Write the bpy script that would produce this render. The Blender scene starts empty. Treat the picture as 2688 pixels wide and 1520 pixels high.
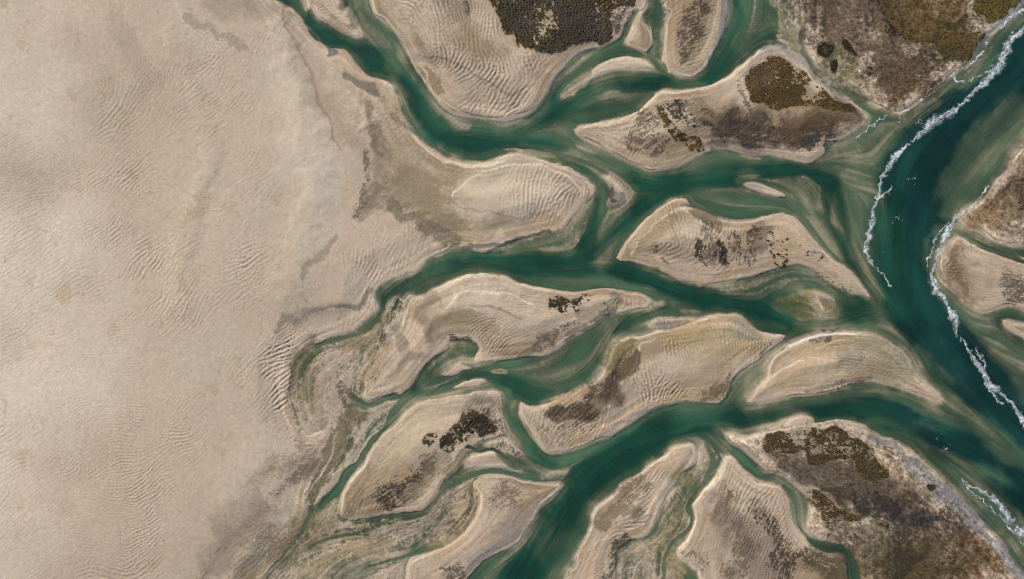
import bpy, math, numpy as np, time
T0 = time.time()
C = bpy.context.scene
M_PER = 0.25                        # metres of ground per survey unit (one unit = a quarter metre)
W, H_ = 2688, 1520
# ------------------------------------------------------------------ camera, sky, sun, exposure
cam_d = bpy.data.cameras.new('camera'); cam = bpy.data.objects.new('camera', cam_d)
C.collection.objects.link(cam); C.camera = cam
cam_d.sensor_width = 36; cam_d.lens = 32
cam.location = (0, 0, W * M_PER * cam_d.lens / 36.0)
cam.rotation_euler = (0, 0, 0)
cam_d.clip_start = 1; cam_d.clip_end = 60000
SUN_EL, SUN_AZ = math.radians(33), math.radians(318)      # azimuth clockwise from +Y (top of the picture)
wd = bpy.data.worlds.new('World'); C.world = wd; wd.use_nodes = True
nt = wd.node_tree; bg = nt.nodes['Background']
sky = nt.nodes.new('ShaderNodeTexSky'); sky.sky_type = 'NISHITA'; sky.sun_disc = False
sky.sun_elevation = SUN_EL; sky.sun_rotation = SUN_AZ
nt.links.new(sky.outputs[0], bg.inputs[0]); bg.inputs[1].default_value = 0.115
sd = bpy.data.lights.new('sun', 'SUN'); sd.energy = 4.75; sd.angle = math.radians(0.5); sd.color = (1, 0.93, 0.84)
so = bpy.data.objects.new('sun', sd); C.collection.objects.link(so)
so.rotation_euler = (math.pi/2 - SUN_EL, 0, math.pi - SUN_AZ)
so.location = (-100, 100, 300)
C.view_settings.view_transform = 'Standard'; C.view_settings.look = 'None'
C.view_settings.gamma = 1; C.view_settings.use_curve_mapping = False
C.view_settings.exposure = 0.0
C.cycles.filter_width = 1.05
ALB = 0.84                          # display colour (linear) -> albedo

# ------------------------------------------------------------------ survey grid
D = 2.0
X0, Y0 = -345.0, -207.0
NX, NY = int((W + 690) / D) + 1, int((H_ + 414) / D) + 1
NX += NX % 2; NY += NY % 2
gx = (X0 + D * np.arange(NX)).astype(np.float32); gy = (Y0 + D * np.arange(NY)).astype(np.float32)
rng = np.random.default_rng(7)
f32 = np.float32
fyq = np.fft.fftfreq(NY)[:, None]; fxq = np.fft.rfftfreq(NX)[None, :]
FR = np.sqrt(fyq**2 + fxq**2)        # cycles per cell
def nrm(a):
    a = a - a.mean(); return (a / (a.std() + 1e-9)).astype(f32)
def spec(fn, seed, src=None):
    r = np.random.default_rng(seed)
    a = r.standard_normal((NY, NX)) if src is None else src
    return nrm(np.fft.irfft2(np.fft.rfft2(a) * fn(FR), s=(NY, NX)))
def fbm(lo, hi, beta, seed):         # lo/hi: longest/shortest wavelength in units
    l, h = D / lo, D / hi
    return spec(lambda f: np.where(f > 0, np.maximum(f, l) ** (-beta), 0) * np.exp(-(f / h) ** 2) * (f > 0), seed)
def band(src, lam, bw=0.28):
    f0 = D / lam
    return spec(lambda f: np.exp(-((f - f0) / (bw * f0)) ** 2), 0, src)
def blur(a, s):
    s = s / D
    return np.fft.irfft2(np.fft.rfft2(a) * np.exp(-2 * (math.pi * FR * s) ** 2), s=(NY, NX)).astype(f32)
def sstep(a, b, x):
    t = np.clip((x - a) / (b - a), 0, 1); return (t * t * (3 - 2 * t)).astype(f32)
def samp(A, fx, fy):
    h, w = A.shape
    fx = np.clip(fx, 0, w - 1.001); fy = np.clip(fy, 0, h - 1.001)
    ix = fx.astype(np.int32); iy = fy.astype(np.int32); tx = fx - ix; ty = fy - iy
    a = A.ravel(); k = iy * w + ix
    return (a[k] * (1 - tx) + a[k + 1] * tx) * (1 - ty) + (a[k + w] * (1 - tx) + a[k + w + 1] * tx) * ty
n_big = fbm(600, 60, 1.8, 1); n_mid = fbm(120, 8, 1.6, 2); n_fin = fbm(22, 4.6, 1.1, 3); n_mid2 = fbm(160, 8, 1.7, 4)
n_fin2 = fbm(14, 4.6, 0.6, 5); n_big2 = fbm(500, 40, 2.0, 6)
wx1 = fbm(90, 10, 1.9, 8); wy1 = fbm(90, 10, 1.9, 9)

# ------------------------------------------------------------------ curves
def P(s):
    return [tuple(float(v) for v in q.split(',')) for q in s.split()]
def smooth(pts, closed, step=9.0):
    p = np.array(pts, float); n = len(p); out = []
    rngi = range(n) if closed else range(n - 1)
    for i in rngi:
        g = (lambda k: p[k % n]) if closed else (lambda k: p[min(max(k, 0), n - 1)])
        p0, p1, p2, p3 = g(i - 1), g(i), g(i + 1), g(i + 2)
        m = max(1, int(np.hypot(*(p2 - p1)[:2]) / step))
        for k in range(m):
            t = k / m
            a = 0.5 * ((2*p1) + (-p0+p2)*t + (2*p0-5*p1+4*p2-p3)*t*t + (-p0+3*p1-3*p2+p3)*t**3)
            lin = p1 + (p2 - p1) * t
            out.append(a * 0.85 + lin * 0.15)
    if not closed: out.append(p[-1])
    return np.array(out)
def box(pts, m):
    x0 = int(max(0, (pts[:, 0].min() - m - X0) // D)); x1 = int(min(NX, (pts[:, 0].max() + m - X0) // D + 2))
    y0 = int(max(0, (pts[:, 1].min() - m - Y0) // D)); y1 = int(min(NY, (pts[:, 1].max() + m - Y0) // D + 2))
    return x0, x1, y0, y1
def coarse(pts, closed, m, bx):
    """signed distance (inside +) on every second grid node of the box; for open lines distance and width there"""
    x0, x1, y0, y1 = bx
    xs = gx[x0] + 2 * D * np.arange((x1 - x0) // 2 + 2); ys = gy[y0] + 2 * D * np.arange((y1 - y0) // 2 + 2)
    Xc, Yc = np.meshgrid(xs, ys); Xc = Xc.astype(f32); Yc = Yc.astype(f32)
    best = np.full(Xc.shape, 1e9, f32); wid = np.zeros(Xc.shape, f32); ins = np.zeros(Xc.shape, bool)
    n = len(pts); rg = range(n) if closed else range(n - 1)
    for i in rg:
        a = pts[i]; b = pts[(i + 1) % n]
        dx, dy = float(b[0] - a[0]), float(b[1] - a[1]); L = dx*dx + dy*dy + 1e-9
        if closed:
            rx0, rx1, ry0, ry1 = 0, Xc.shape[1], 0, Xc.shape[0]
        # limit work to nodes within m+pad of the segment
        pad = m + (0 if closed else 0)
        c0 = int(max(0, (min(a[0], b[0]) - pad - xs[0]) // (2*D))); c1 = int(min(Xc.shape[1], (max(a[0], b[0]) + pad - xs[0]) // (2*D) + 2))
        r0 = int(max(0, (min(a[1], b[1]) - pad - ys[0]) // (2*D))); r1 = int(min(Xc.shape[0], (max(a[1], b[1]) + pad - ys[0]) // (2*D) + 2))
        if c1 > c0 and r1 > r0:
            X = Xc[r0:r1, c0:c1]; Y = Yc[r0:r1, c0:c1]
            t = np.clip(((X - a[0]) * dx + (Y - a[1]) * dy) / L, 0, 1)
            d = np.hypot(X - a[0] - t*dx, Y - a[1] - t*dy)
            bb = best[r0:r1, c0:c1]
            if closed: np.minimum(bb, d, out=bb)
            else:
                w = (a[2] + (b[2] - a[2]) * t) * 0.5
                q = d / w; k = q < bb; bb[k] = q[k]; wid[r0:r1, c0:c1][k] = w[k]
        if closed and dy != 0:
            rr = (Yc[:, 0] > min(a[1], b[1])) & (Yc[:, 0] <= max(a[1], b[1]))
            for r in np.nonzero(rr)[0]:
                xi = a[0] + (ys[r] - a[1]) * dx / dy
                ins[r, Xc[r] < xi] ^= True
    if closed:
        best = np.minimum(best, m)
        return np.where(ins, best, -best)
    return np.minimum(best, 9.0)
def warped(A, bx, amp, wob=(0, 0)):
    x0, x1, y0, y1 = bx
    J, I = np.meshgrid(np.arange(x1 - x0, dtype=f32), np.arange(y1 - y0, dtype=f32))
    J = J / 2 + (wx1[y0:y1, x0:x1] * amp) / (2 * D); I = I / 2 + (wy1[y0:y1, x0:x1] * amp) / (2 * D)
    return samp(A, J, I).astype(f32)
def poly(s, m=70, amp=1.6, step=9.0):
    pts = smooth(P(s) if isinstance(s, str) else s, True, step); bx = box(pts, m)
    return pts, bx, warped(coarse(pts, True, m, bx), bx, amp)
def stroke(s, amp=2.0, reach=1.6):
    pts = smooth(P(s), False, 14.0); m = pts[:, 2].max() * 0.5 * reach + 8; bx = box(pts, m)
    return pts, bx, warped(coarse(pts, False, m, bx), bx, amp)
def sl(bx): return slice(bx[2], bx[3]), slice(bx[0], bx[1])

# ------------------------------------------------------------------ the survey: shores, channels
FLAT = """-400,-300 700,-300 712,-60 715,0 754,26 781,44 806,74 828,102 861,124 908,136 935,170 971,203 1023,214 1037,228 1040,247 1056,297 1083,346
1119,380 1144,399 1166,413 1204,427 1259,431 1291,425 1324,412 1360,407 1385,409 1429,425 1483,440 1519,458 1549,482 1558,498 1558,512 1527,537 1505,570 1486,594 1470,605 1374,627
1332,638 1286,663 1250,660 1204,650 1174,655 1122,682 1089,707 1029,734 1004,748 987,780 988,800 984,820 943,862 899,881 868,884 835,898 812,906 776,947 765,980 765,1021 772,1065 792,1120 820,1140 852,1130 868,1112
878,1118 876,1165 858,1208 825,1262 812,1300 806,1345 785,1400 742,1460 700,1530 690,1760 -400,1760"""
ISL = [
 ('sandbar', "1158,986 1182,968 1205,954 1238,965 1216,972 1186,986", .15, 14, 'small ruffled cream bar above the eye shaped bar in the winding channel', {}),
 ('sandbar', "1192,1024 1213,1008 1240,998 1268,996 1282,1003 1262,1012 1232,1018", .2, 9, 'eye shaped sand islet with dark slits in the winding channel', {}),   # name, outline, height, foreshore fall width, label
 ('sandbar', "803,-300 803,0 820,25 833,47 864,63 897,85 924,96 944,95 936,62 915,20 899,0 899,-300", .35, 26, 'narrow tan sand spit between the two channels that enter at the top', {}),
 ('sandbar', "976,-300 976,5 1009,58 1034,85 1064,121 1094,184 1136,247 1166,286 1204,305 1281,316 1332,325 1376,308 1418,276 1434,240 1458,198 1495,165 1530,137 1585,122 1626,100 1640,69 1665,30 1700,0 1710,-300", .7, 9, 'rippled pale sandbar carrying the dark marsh at the top centre', {}),
 ('sandbar', "1700,15 1683,30 1658,80 1645,105 1642,118 1680,130 1700,137 1710,115 1712,88 1692,64 1686,42", .3, 16, 'small tan mud bank between two thin creeks near the top', {}),
 ('sandbar', "1735,-300 1740,0 1755,30 1749,55 1745,110 1741,160 1744,182 1777,197 1815,206 1838,192 1868,150 1893,100 1908,50 1912,0 1912,-300", .6, 9, 'upright speckled sandbar with a grey gravel edge on its right side', {}),
 ('sandbar', "1554,196 1565,179 1598,159 1640,150 1678,154 1705,165 1716,180 1667,181 1612,183 1585,190 1563,199", .4, 14, 'small pinkish crescent sandbar lying above the upper channel', {}),
 ('sandbar', "1510,341 1524,330 1585,319 1640,305 1678,291 1695,272 1716,253 1733,240 1785,236 1832,231 1870,220 1900,209 1931,186 1993,131 2014,121 2055,119 2097,145 2138,193 2207,245 2248,272 2276,300 2272,328 2214,365 2162,379 2166,400 2121,429 2076,421 2021,415 1972,410 1903,395 1866,397 1828,414 1800,431 1745,447 1698,446 1635,413 1580,383 1557,371 1516,354", .8, 10, 'large triangular island with an olive marsh crown and pale pointed left tip', {}),
 ('marsh_bank', "2110,-300 2106,30 2117,86 2116,125 2150,180 2214,228 2283,266 2317,280 2359,295 2421,259 2472,221 2510,186 2541,162 2566,121 2590,90 2607,79 2634,55 2662,28 2690,0 2740,-60 2760,-300", .9, 34, 'brown salt marsh bank filling the upper right corner beside the sea', {}),
 ('sandbar', "1585,468 1600,462 1621,476 1638,501 1632,528 1607,540 1593,534 1604,509 1594,487", .12, 22, 'tiny grey swirl of silt in the middle of the channel junction', {}),
 ('sandbar', "1618,677 1626,655 1646,630 1679,592 1717,556 1753,531 1788,521 1806,526 1809,536 1788,546 1813,544 1849,556 1882,572 1935,584 1988,572 2043,561 2084,567 2103,583 2120,605 2153,646 2202,690 2241,721 2276,767 2289,786 2263,777 2227,766 2202,754 2164,723 2125,701 2092,693 2043,701 1988,721 1931,734 1882,743 1827,745 1772,726 1717,704 1662,690 1629,688", .7, 9, 'long island with a hooked upper tip and black dotted scrub', {}),
 ('sandbar', "1950,484 1968,480 1993,483 2040,500 2062,515 2030,512 1985,500 1962,492", .2, 18, 'thin white edged sand sliver above the dotted scrub island', {}),
 ('sandbar', "2103,774 2139,770 2175,779 2190,803 2184,824 2158,824 2150,800", .2, 36, 'little round islet with a submerged olive apron in the right hand channel', {}),
 ('sandbar', "1237,721 1204,729 1149,756 1108,776 1081,778 1066,804 1060,842 1045,872 1012,897 965,980 949,1029 963,1051 1012,1046 1073,1018 1094,988 1114,963 1136,941 1177,914 1185,889 1232,890 1259,912 1250,947 1332,945 1360,939 1426,930 1470,903 1525,870 1574,840 1607,820 1635,823 1668,811 1703,807 1712,793 1690,776 1648,765 1635,762 1580,759 1525,767 1442,759 1374,743 1319,723 1280,718", .6, 10, 'long pale central island with ring shaped black scrub near its right end', {}),
 ('sandbar', "1368,1057 1393,1065 1442,1057 1478,1040 1536,1015 1566,996 1591,963 1607,925 1615,906 1648,886 1679,884 1717,870 1758,862 1799,853 1841,837 1882,829 1929,826 1950,834 1988,867 2062,884 2054,897 2015,925 1988,947 1950,969 1926,993 1909,1035 1882,1059 1813,1054 1744,1065 1703,1081 1648,1123 1607,1145 1580,1150 1525,1172 1484,1186 1437,1185 1415,1164 1398,1139 1387,1120 1371,1106 1363,1084", .75, 9, 'broad sandbar with strong curved ripples on its right half and dark mud on its left', {}),
 ('sandbar', "1700,856 1722,840 1772,837 1827,842 1790,852 1740,862", .15, 16, 'small grey ruffled bar tucked above the strongly rippled sandbar', {}),
 ('sandbar', "1972,1035 1988,1015 2013,990 2018,963 2037,930 2070,908 2120,886 2153,877 2221,873 2290,878 2345,903 2384,939 2404,983 2430,1010 2464,1051 2428,1037 2359,1013 2290,994 2235,1007 2186,1026 2125,1037 2070,1040 2015,1051 1985,1056 1962,1056", .4, 60, 'golden fan shaped sandbar with white crest lines left of the main inlet', {}),
 ('sandbar', "1250,1258 1286,1243 1332,1246 1374,1260 1415,1270 1470,1267 1474,1274 1453,1296 1420,1329 1398,1367 1360,1422 1305,1450 1266,1474 1226,1520 1200,1600 1190,1760 1060,1760 1066,1520 1075,1470 1108,1455 1163,1438 1218,1400 1254,1340 1260,1296 1240,1276", .5, 10, 'smooth tan sandbar left of the broad lower channel at the bottom', {}),
 ('sandbar', "1221,1040 1149,1048 1094,1054 1067,1079 1040,1109 1012,1131 979,1172 954,1219 921,1263 897,1299 896,1350 924,1367 985,1354 1040,1343 1108,1337 1136,1312 1163,1268 1205,1228 1229,1194 1259,1160 1296,1150 1328,1140 1326,1110 1321,1062 1316,1032 1299,1026 1250,1029", .6, 9, 'pale sandbar with two olive scrub patches and a speckled lower end', {}),
 ('sandbar', "1250,1194 1286,1186 1313,1189 1350,1222 1305,1223 1250,1226 1225,1228 1222,1208", .25, 14, 'small smooth tan tongue of sand under the olive scrub sandbar', {}),
 ('sandbar', "1280,1166 1300,1156 1335,1150 1352,1170 1372,1198 1340,1190 1308,1178", .12, 18, 'mottled wedge of mud beside the creek mouth at lower centre', {}),
 ('sandbar', "1830,1189 1819,1169 1786,1172 1750,1186 1690,1230 1643,1263 1615,1296 1560,1340 1552,1381 1533,1422 1511,1458 1505,1491 1489,1520 1485,1760 1610,1760 1615,1500 1618,1450 1640,1430 1662,1417 1700,1403 1722,1362 1731,1334 1766,1274 1788,1244 1827,1216", .55, 12, 'long curved sandbar right of the broad lower channel, mottled inside', {}),
 ('sandbar', "1904,1200 1890,1230 1868,1262 1830,1296 1819,1326 1821,1367 1799,1422 1780,1444 1783,1472 1821,1496 1835,1520 1840,1760 2227,1760 2227,1520 2224,1477 2208,1452 2153,1447 2103,1403 2084,1367 2070,1312 2051,1277 1988,1262 1950,1232 1918,1200", .7, 10, 'brown furrowed mud bank left of the winding creek at the bottom', {}),
 ('marsh_bank', "1907,1147 1920,1140 1945,1150 1988,1142 2057,1122 2100,1113 2190,1105 2260,1112 2290,1134 2373,1169 2428,1222 2482,1274 2537,1326 2592,1381 2634,1428 2661,1477 2688,1515 2750,1600 2760,1760 2265,1760 2262,1520 2252,1477 2224,1439 2186,1425 2142,1411 2117,1389 2128,1334 2116,1296 2092,1277 2057,1244 2015,1230 1988,1204 1950,1178 1922,1165", .9, 26, 'large brown salt marsh island filling the lower right corner', {}),
 ('sandbar', "2051,1120 2079,1098 2112,1091 2139,1101 2120,1115 2085,1120", .12, 26, 'smooth oval sand shoal touching the top of the lower right marsh', {}),
 ('marsh_bank', "2755,340 2690,385 2661,416 2647,451 2620,471 2592,515 2551,545 2526,561 2526,580 2551,594 2579,600 2606,622 2647,638 2688,645 2770,655 3100,680 3100,300", .6, 80, 'brown bank at the right edge above the small inlet', {}),
 ('sandbar', "2482,649 2502,629 2526,622 2565,644 2620,660 2688,679 2770,690 3100,700 3100,850 2760,840 2688,812 2647,796 2606,809 2570,815 2535,790 2510,760 2476,735 2462,690 2470,655", .45, 50, 'rounded rippled sandbar at the right edge below the small inlet', {}),
 ('sandbar', "2636,842 2688,850 2760,850 2900,870 2900,910 2740,895 2688,883 2661,864", .15, 40, 'thin sand sliver entering from the right edge', {}),
]
CH = [   # deep channels: x, y, width ; depth
 ("740,-200,70 745,-40,70 768,0,68 810,55,66 850,92,66 905,118,70 960,145,85 1015,178,115 1070,225,92 1092,262,92 1112,300,100 1160,345,112 1240,362,100 1310,368,90", 3.0),
 ("935,-60,60 945,20,60 985,75,55 1015,130,70 1040,180,70", 1.1),
 ("1310,368,80 1380,330,75 1433,297,78 1502,255,84 1585,218,84 1640,208,74 1736,208,52 1815,222,36 1860,195,60 1895,150,70 1925,90,80 1945,30,80 1950,-200,85", 2.8),
 ("1310,368,80 1400,372,80 1480,388,85 1560,415,70 1640,452,75 1745,472,72 1854,465,72 1950,460,68 2070,447,76 2180,455,90 2280,480,110", 2.7),
 ("1440,405,30 1483,432,26 1538,450,34 1574,482,46 1585,509,42 1570,559,36 1552,608,44 1535,650,60", 2.3),
 ("1790,490,40 1730,525,62 1662,572,78 1607,625,84 1552,672,84 1500,690,70", 2.2),
 ("861,908,18 895,893,20 930,875,22 985,837,24 998,793,24 1012,765,30 1067,722,38 1149,690,50 1259,682,58 1360,690,62 1497,692,70 1607,700,52 1717,732,58 1800,765,66 1882,792,72 1950,805,70 2015,822,42 2060,842,44 2125,858,62 2208,851,74 2290,820,100", 2.8),
 ("1960,800,50 2005,790,30 2043,765,34 2110,748,36 2190,776,44 2270,810,60", 2.0),
 ("2080,520,30 2105,560,34 2150,620,36 2195,680,40 2240,720,50 2300,790,60", 1.3),
 ("2140,470,26 2165,520,20 2172,560,18 2190,610,22 2225,670,30", 1.6),
 ("2200,470,60 2215,560,50 2225,640,60 2260,720,60", 2.0),
 ("1744,800,40 1662,832,40 1629,862,40 1604,903,34 1580,955,46 1525,1005,48 1470,1035,38 1401,1035,40 1346,1002,44 1291,985,40 1232,985,34 1177,1005,40 1094,1032,38 1053,1070,28 998,1125,24 963,1180,22 930,1232,24 888,1285,24 836,1329,12", 2.3),
 ("1352,1030,24 1336,1065,26 1338,1100,30 1365,1147,40 1410,1198,44 1450,1222,46", 2.4),
 ("2800,1360,150 2688,1245,130 2560,1165,120 2430,1105,100 2280,1068,80 2180,1068,74 2090,1078,74 1930,1096,84 1827,1108,90 1700,1150,105 1610,1195,105 1530,1250,105 1480,1325,105 1435,1400,110 1395,1470,125 1350,1560,140 1330,1760,140", 3.2),
 ("1860,1125,60 1920,1180,34 1970,1232,28 2030,1262,34 2085,1290,36 2100,1330,38 2104,1389,30 2153,1428,22 2208,1440,20 2240,1475,24 2246,1530,28 2250,1760,30", 1.6),
 ("3100,-120,320 2860,20,260 2740,110,210 2620,230,190 2520,330,210 2430,430,210 2395,540,190 2385,660,180 2400,790,190 2480,900,190 2570,1010,160 2660,1110,130 2800,1250,150 3100,1500,300", 4.2),
 ("2640,60,24 2570,160,40 2500,240,50 2400,320,60 2330,400,80", 1.4),
 ("1372,1250,20 1305,1236,22 1246,1255,24 1191,1279,22 1149,1320,22 1108,1347,20 1040,1362,18 998,1386,18 943,1408,16 875,1420,16 820,1441,20 751,1474,20 690,1520,30", .55),
 ("1200,1320,20 1150,1375,26 1118,1415,28 1100,1446,26 1040,1456,26 957,1480,40 900,1510,60 850,1600,60", .55),
 ("1845,1165,10 1815,1215,10 1800,1245,14 1787,1275,16 1788,1300,16 1770,1330,16 1745,1352,20 1733,1385,22 1705,1410,22 1660,1432,16 1625,1450,20", 1.0),
 ("1850,1160,14 1872,1195,20 1866,1235,18 1848,1275,14 1812,1312,12", .8),
 ("1880,1250,14 1836,1295,14 1810,1330,14 1815,1375,12 1780,1420,16 1745,1460,14 1740,1530,12", .7),
 ("2135,-60,20 2118,20,22 2111,86,18 2108,131,18 2135,185,22 2195,240,18 2240,272,14 2293,288,12 2334,279,12 2359,298,12", .8),
 ("1740,-60,22 1725,20,20 1722,70,16 1720,110,14 1706,138,12 1730,165,16 1746,186,18", 1.0),
 ("1700,-20,14 1668,25,14 1640,70,12 1626,104,12 1590,126,18 1560,150,18 1520,185,20 1480,215,26 1458,250,24", .8),
 ("1600,130,14 1650,142,10 1700,140,12 1730,165,14", .8),
 ("2700,690,10 2640,668,22 2570,640,18 2520,610,24 2470,600,30", .5),
 ("1175,910,24 1160,925,14 1120,965,14 1100,1000,16 1085,1025,20", 1.2),
 ("935,1050,20 960,1066,22 1010,1056,18 1060,1040,18", .9),
 ("1230,975,26 1290,955,26 1360,948,24 1420,940,24", 1.1),
 ("1900,1050,18 1935,1000,18 1990,950,20 2050,905,22 2095,880,18", 1.3),
 ("1226,1185,12 1250,1160,16 1300,1152,10 1330,1145,10", 1.2), ("1232,1180,8 1262,1186,8 1290,1178,10 1340,1215,26 1400,1232,26", 1.3),
 ("1215,665,12 1290,662,14 1330,648,10 1370,635,6", .5),
]
SH = [
 ("1178,884 1232,884 1262,912 1244,938 1192,918 1155,942 1128,975 1118,965 1148,918", -.16, 5),
 ("1425,396 1500,393 1570,418 1650,468 1625,484 1575,462 1540,443 1480,424", -.62, 9),
 ("1556,446 1620,458 1672,500 1655,555 1612,596 1570,640 1566,600 1582,550 1594,510 1580,470", -.58, 9),
 ("890,-80 975,-80 985,30 1012,80 1020,130 985,130 940,90 915,40", -.55, 12),
 ("2200,455 2290,420 2300,480 2270,560 2262,640 2290,720 2330,790 2300,800 2250,730 2228,640 2222,550", -.8, 16),
 ("2440,1180 2520,1190 2620,1290 2700,1400 2690,1420 2590,1330 2500,1250", -1.1, 20),
 ("1100,1018 1118,970 1150,935 1190,905 1235,900 1262,915 1300,940 1290,960 1240,972 1190,1000 1140,1016", -.36, 8),
 ("1050,262 1064,268 1082,308 1104,352 1085,350 1062,310", -.75, 9),
 ("1280,971 1310,961 1345,974 1332,984 1300,981", -.1, 5),
 ("1000,130 1030,160 1050,200 1036,215 1010,180", -1.0, 14),
 ("1440,1420 1470,1395 1480,1400 1450,1440 1425,1460", -1.0, 10),   # shallow submerged shoals: outline, level, edge softness
 ("1464,261 1469,242 1516,203 1554,176 1610,150 1660,145 1600,185 1557,209 1516,247 1488,262", -.22, 8),
 ("1568,261 1598,239 1629,232 1632,246 1585,265", -.7, 10),
 ("1440,210 1470,180 1530,145 1600,130 1560,170 1500,205 1462,238 1445,240", -.3, 12),
 ("1945,478 1988,474 2043,468 2112,462 2142,479 2164,517 2166,550 2160,570 2125,545 2062,515 2015,500 1965,496", -.42, 7),
 ("2194,506 2205,556 2212,622 2191,592 2175,578 2186,534", -.45, 7),
 ("2120,567 2164,589 2180,627 2221,677 2200,680 2160,640", -.6, 10),
 ("2024,803 2057,782 2103,772 2139,768 2175,777 2196,807 2210,815 2202,831 2153,833 2125,842 2084,836 2037,814", -.32, 7),
 ("1286,663 1332,640 1374,627 1470,605 1505,570 1545,520 1560,520 1556,560 1530,610 1505,668 1440,670 1400,655 1350,658", -.38, 10),
 ("1360,975 1426,935 1510,885 1530,930 1500,990 1470,1020 1430,1018 1390,1000", -.5, 16),
 ("1450,930 1560,850 1630,825 1600,880 1560,950 1510,985", -.7, 20),
 ("1374,1255 1450,1238 1495,1235 1480,1262 1420,1272 1390,1265", -.3, 8),

 ("1780,807 1800,811 1845,815 1830,828 1800,829 1782,818", -.35, 7),
 ("1690,755 1740,775 1748,800 1715,810 1716,792 1692,774", -.35, 8),
 ("1854,748 1950,735 2040,704 2092,696 2150,716 2180,745 2090,740 2040,760 1990,780 1950,778 1890,770", -.28, 12),
 ("2180,872 2300,874 2352,903 2392,945 2410,985 2450,1040 2400,1025 2300,998 2220,1000 2190,950", -.09, 8),
 ("2180,870 2300,860 2360,890 2400,950 2440,1030 2520,1090 2460,1060 2400,1040 2300,1010 2200,1030 2180,950", -.4, 22),
 ("2290,786 2330,830 2380,880 2450,980 2570,1080 2680,1200 2640,1220 2540,1120 2430,1030 2350,900 2300,850", -.68, 30),
 ("2470,420 2540,330 2640,260 2800,200 3100,200 3100,420 2700,500 2600,520 2520,560 2500,600 2455,560 2455,480", -.95, 45),
 ("2540,840 2600,830 2700,830 3100,900 3100,1200 2760,1150 2700,1050 2620,960 2560,900", -.75, 40),
 ("1990,-100 2014,0 2036,35 2024,85 2055,115 2100,136 2104,80 2098,0 2100,-100", -.12, 7),
 ("2130,100 2180,130 2230,200 2300,250 2330,270 2280,275 2200,235 2140,190 2120,150", -.22, 14),
 ("2150,380 2250,370 2350,300 2400,270 2440,280 2370,340 2300,420 2200,440 2120,432", -.42, 24),
 ("1870,-100 1960,-100 2010,0 2030,40 2020,85 1985,120 1950,150 1935,110 1960,40", -1.0, 20),
 ("1395,345 1480,320 1560,300 1640,290 1560,330 1510,342 1480,352 1430,355", -.75, 20),
 ("1300,395 1360,385 1400,400 1460,412 1430,418 1385,405 1340,404", -.2, 8),
 ("1166,290 1204,306 1260,318 1240,340 1215,345 1190,325", -.55, 8),
 ("1330,325 1376,312 1400,300 1385,330 1350,342", -.6, 8),
 ("1560,690 1590,640 1620,620 1650,610 1625,650 1612,685 1590,712 1565,712", -.75, 18),
 ("1560,1330 1620,1262 1700,1205 1780,1150 1830,1150 1850,1165 1786,1176 1690,1234 1610,1300 1562,1345", -.7, 12),
 ("1400,1450 1440,1400 1490,1380 1480,1430 1430,1490", -1.6, 25),
 ("800,905 905,892 985,850 1010,800 1050,772 1085,770 1085,800 1062,842 1030,890 980,965 955,1040 900,1085 850,1130 790,1140 760,1060 755,980 775,930", .03, 12),
 ("868,1100 910,1075 985,1060 1050,1050 1010,1110 960,1180 905,1250 850,1310 812,1330 800,1310 830,1250 862,1200", .0, 8),
 ("690,1540 735,1465 780,1405 830,1345 900,1305 900,1360 1000,1360 1120,1340 1170,1280 1250,1240 1260,1300 1250,1350 1215,1400 1160,1440 1070,1465 1060,1780 660,1780", .03, 20),
 ("1830,1180 1860,1165 1900,1195 1880,1250 1830,1296 1815,1340 1820,1370 1795,1425 1778,1445 1800,1520 1820,1780 1600,1780 1600,1500 1620,1440 1710,1405 1735,1335 1790,1250 1825,1220", -.05, 10),
 ("1250,1226 1310,1225 1360,1228 1374,1248 1300,1240 1250,1252 1200,1278 1160,1290 1210,1240", -.1, 8),
 ("1316,1030 1345,1045 1370,1060 1350,1075 1325,1060", -.4, 8),
 ("1225,1030 1240,1000 1290,1005 1320,1030 1290,1025", -.35, 8),
 ("2320,300 2420,262 2480,222 2560,165 2600,105 2620,100 2590,160 2520,225 2440,280 2370,315", -.35, 14),
 ("2290,1125 2380,1150 2450,1210 2520,1280 2600,1360 2680,1450 2640,1440 2540,1340 2430,1235 2330,1160", -.28, 16),
]
t_ = time.time()
WETS = [q[0] for q in SH if -.13 < q[1] < .05]
fallm = np.clip(1 + .6 * n_big2, .4, 2.4)
Z = np.full((NY, NX), -0.95, f32) + 0.16 * n_mid + .12 * n_big2
FL_pts = []      # (x, y, dx, dy, weight) flow hints
def hints(pts, closed, w=1.0):
    q = np.vstack([pts, pts[:1]]) if closed else pts
    mx = (q[:-1, :2] + q[1:, :2]) / 2; d = q[1:, :2] - q[:-1, :2]; L = np.hypot(d[:, 0], d[:, 1]) + 1e-6
    acc = 0
    for i in range(len(mx)):
        acc += L[i]
        if acc > 22:
            acc = 0; FL_pts.append((mx[i, 0], mx[i, 1], d[i, 0]/L[i], d[i, 1]/L[i], w))
def smax(a, b, k):                   # smooth maximum
    h = np.clip(0.5 + 0.5 * (a - b) / k, 0, 1); return b * (1 - h) + a * h + k * h * (1 - h)
chan = []
for s, dep in CH:
    pts, bx, q = stroke(s, amp=3.0, reach=2.3); hints(pts, False, 1.3)
    y, x = sl(bx)
    prof = 1 - sstep(0.35, 1.75, q)
    tgt = -dep * prof
    Z[y, x] = np.where(prof > 0, -smax(-Z[y, x], -tgt - 0.05, .12), Z[y, x])
for s, lev, soft in SH:
    pts, bx, d = poly(s, m=max(40, soft * 1.5), amp=3.0); y, x = sl(bx)
    w = sstep(-soft, soft * 0.8, d)
    t = lev + 0.05 * n_mid[y, x] + .05 * n_fin[y, x]
    base = Z[y, x]
    Z[y, x] = base * (1 - w) + np.where(lev < -.5, np.maximum(base, t), t) * w
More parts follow.
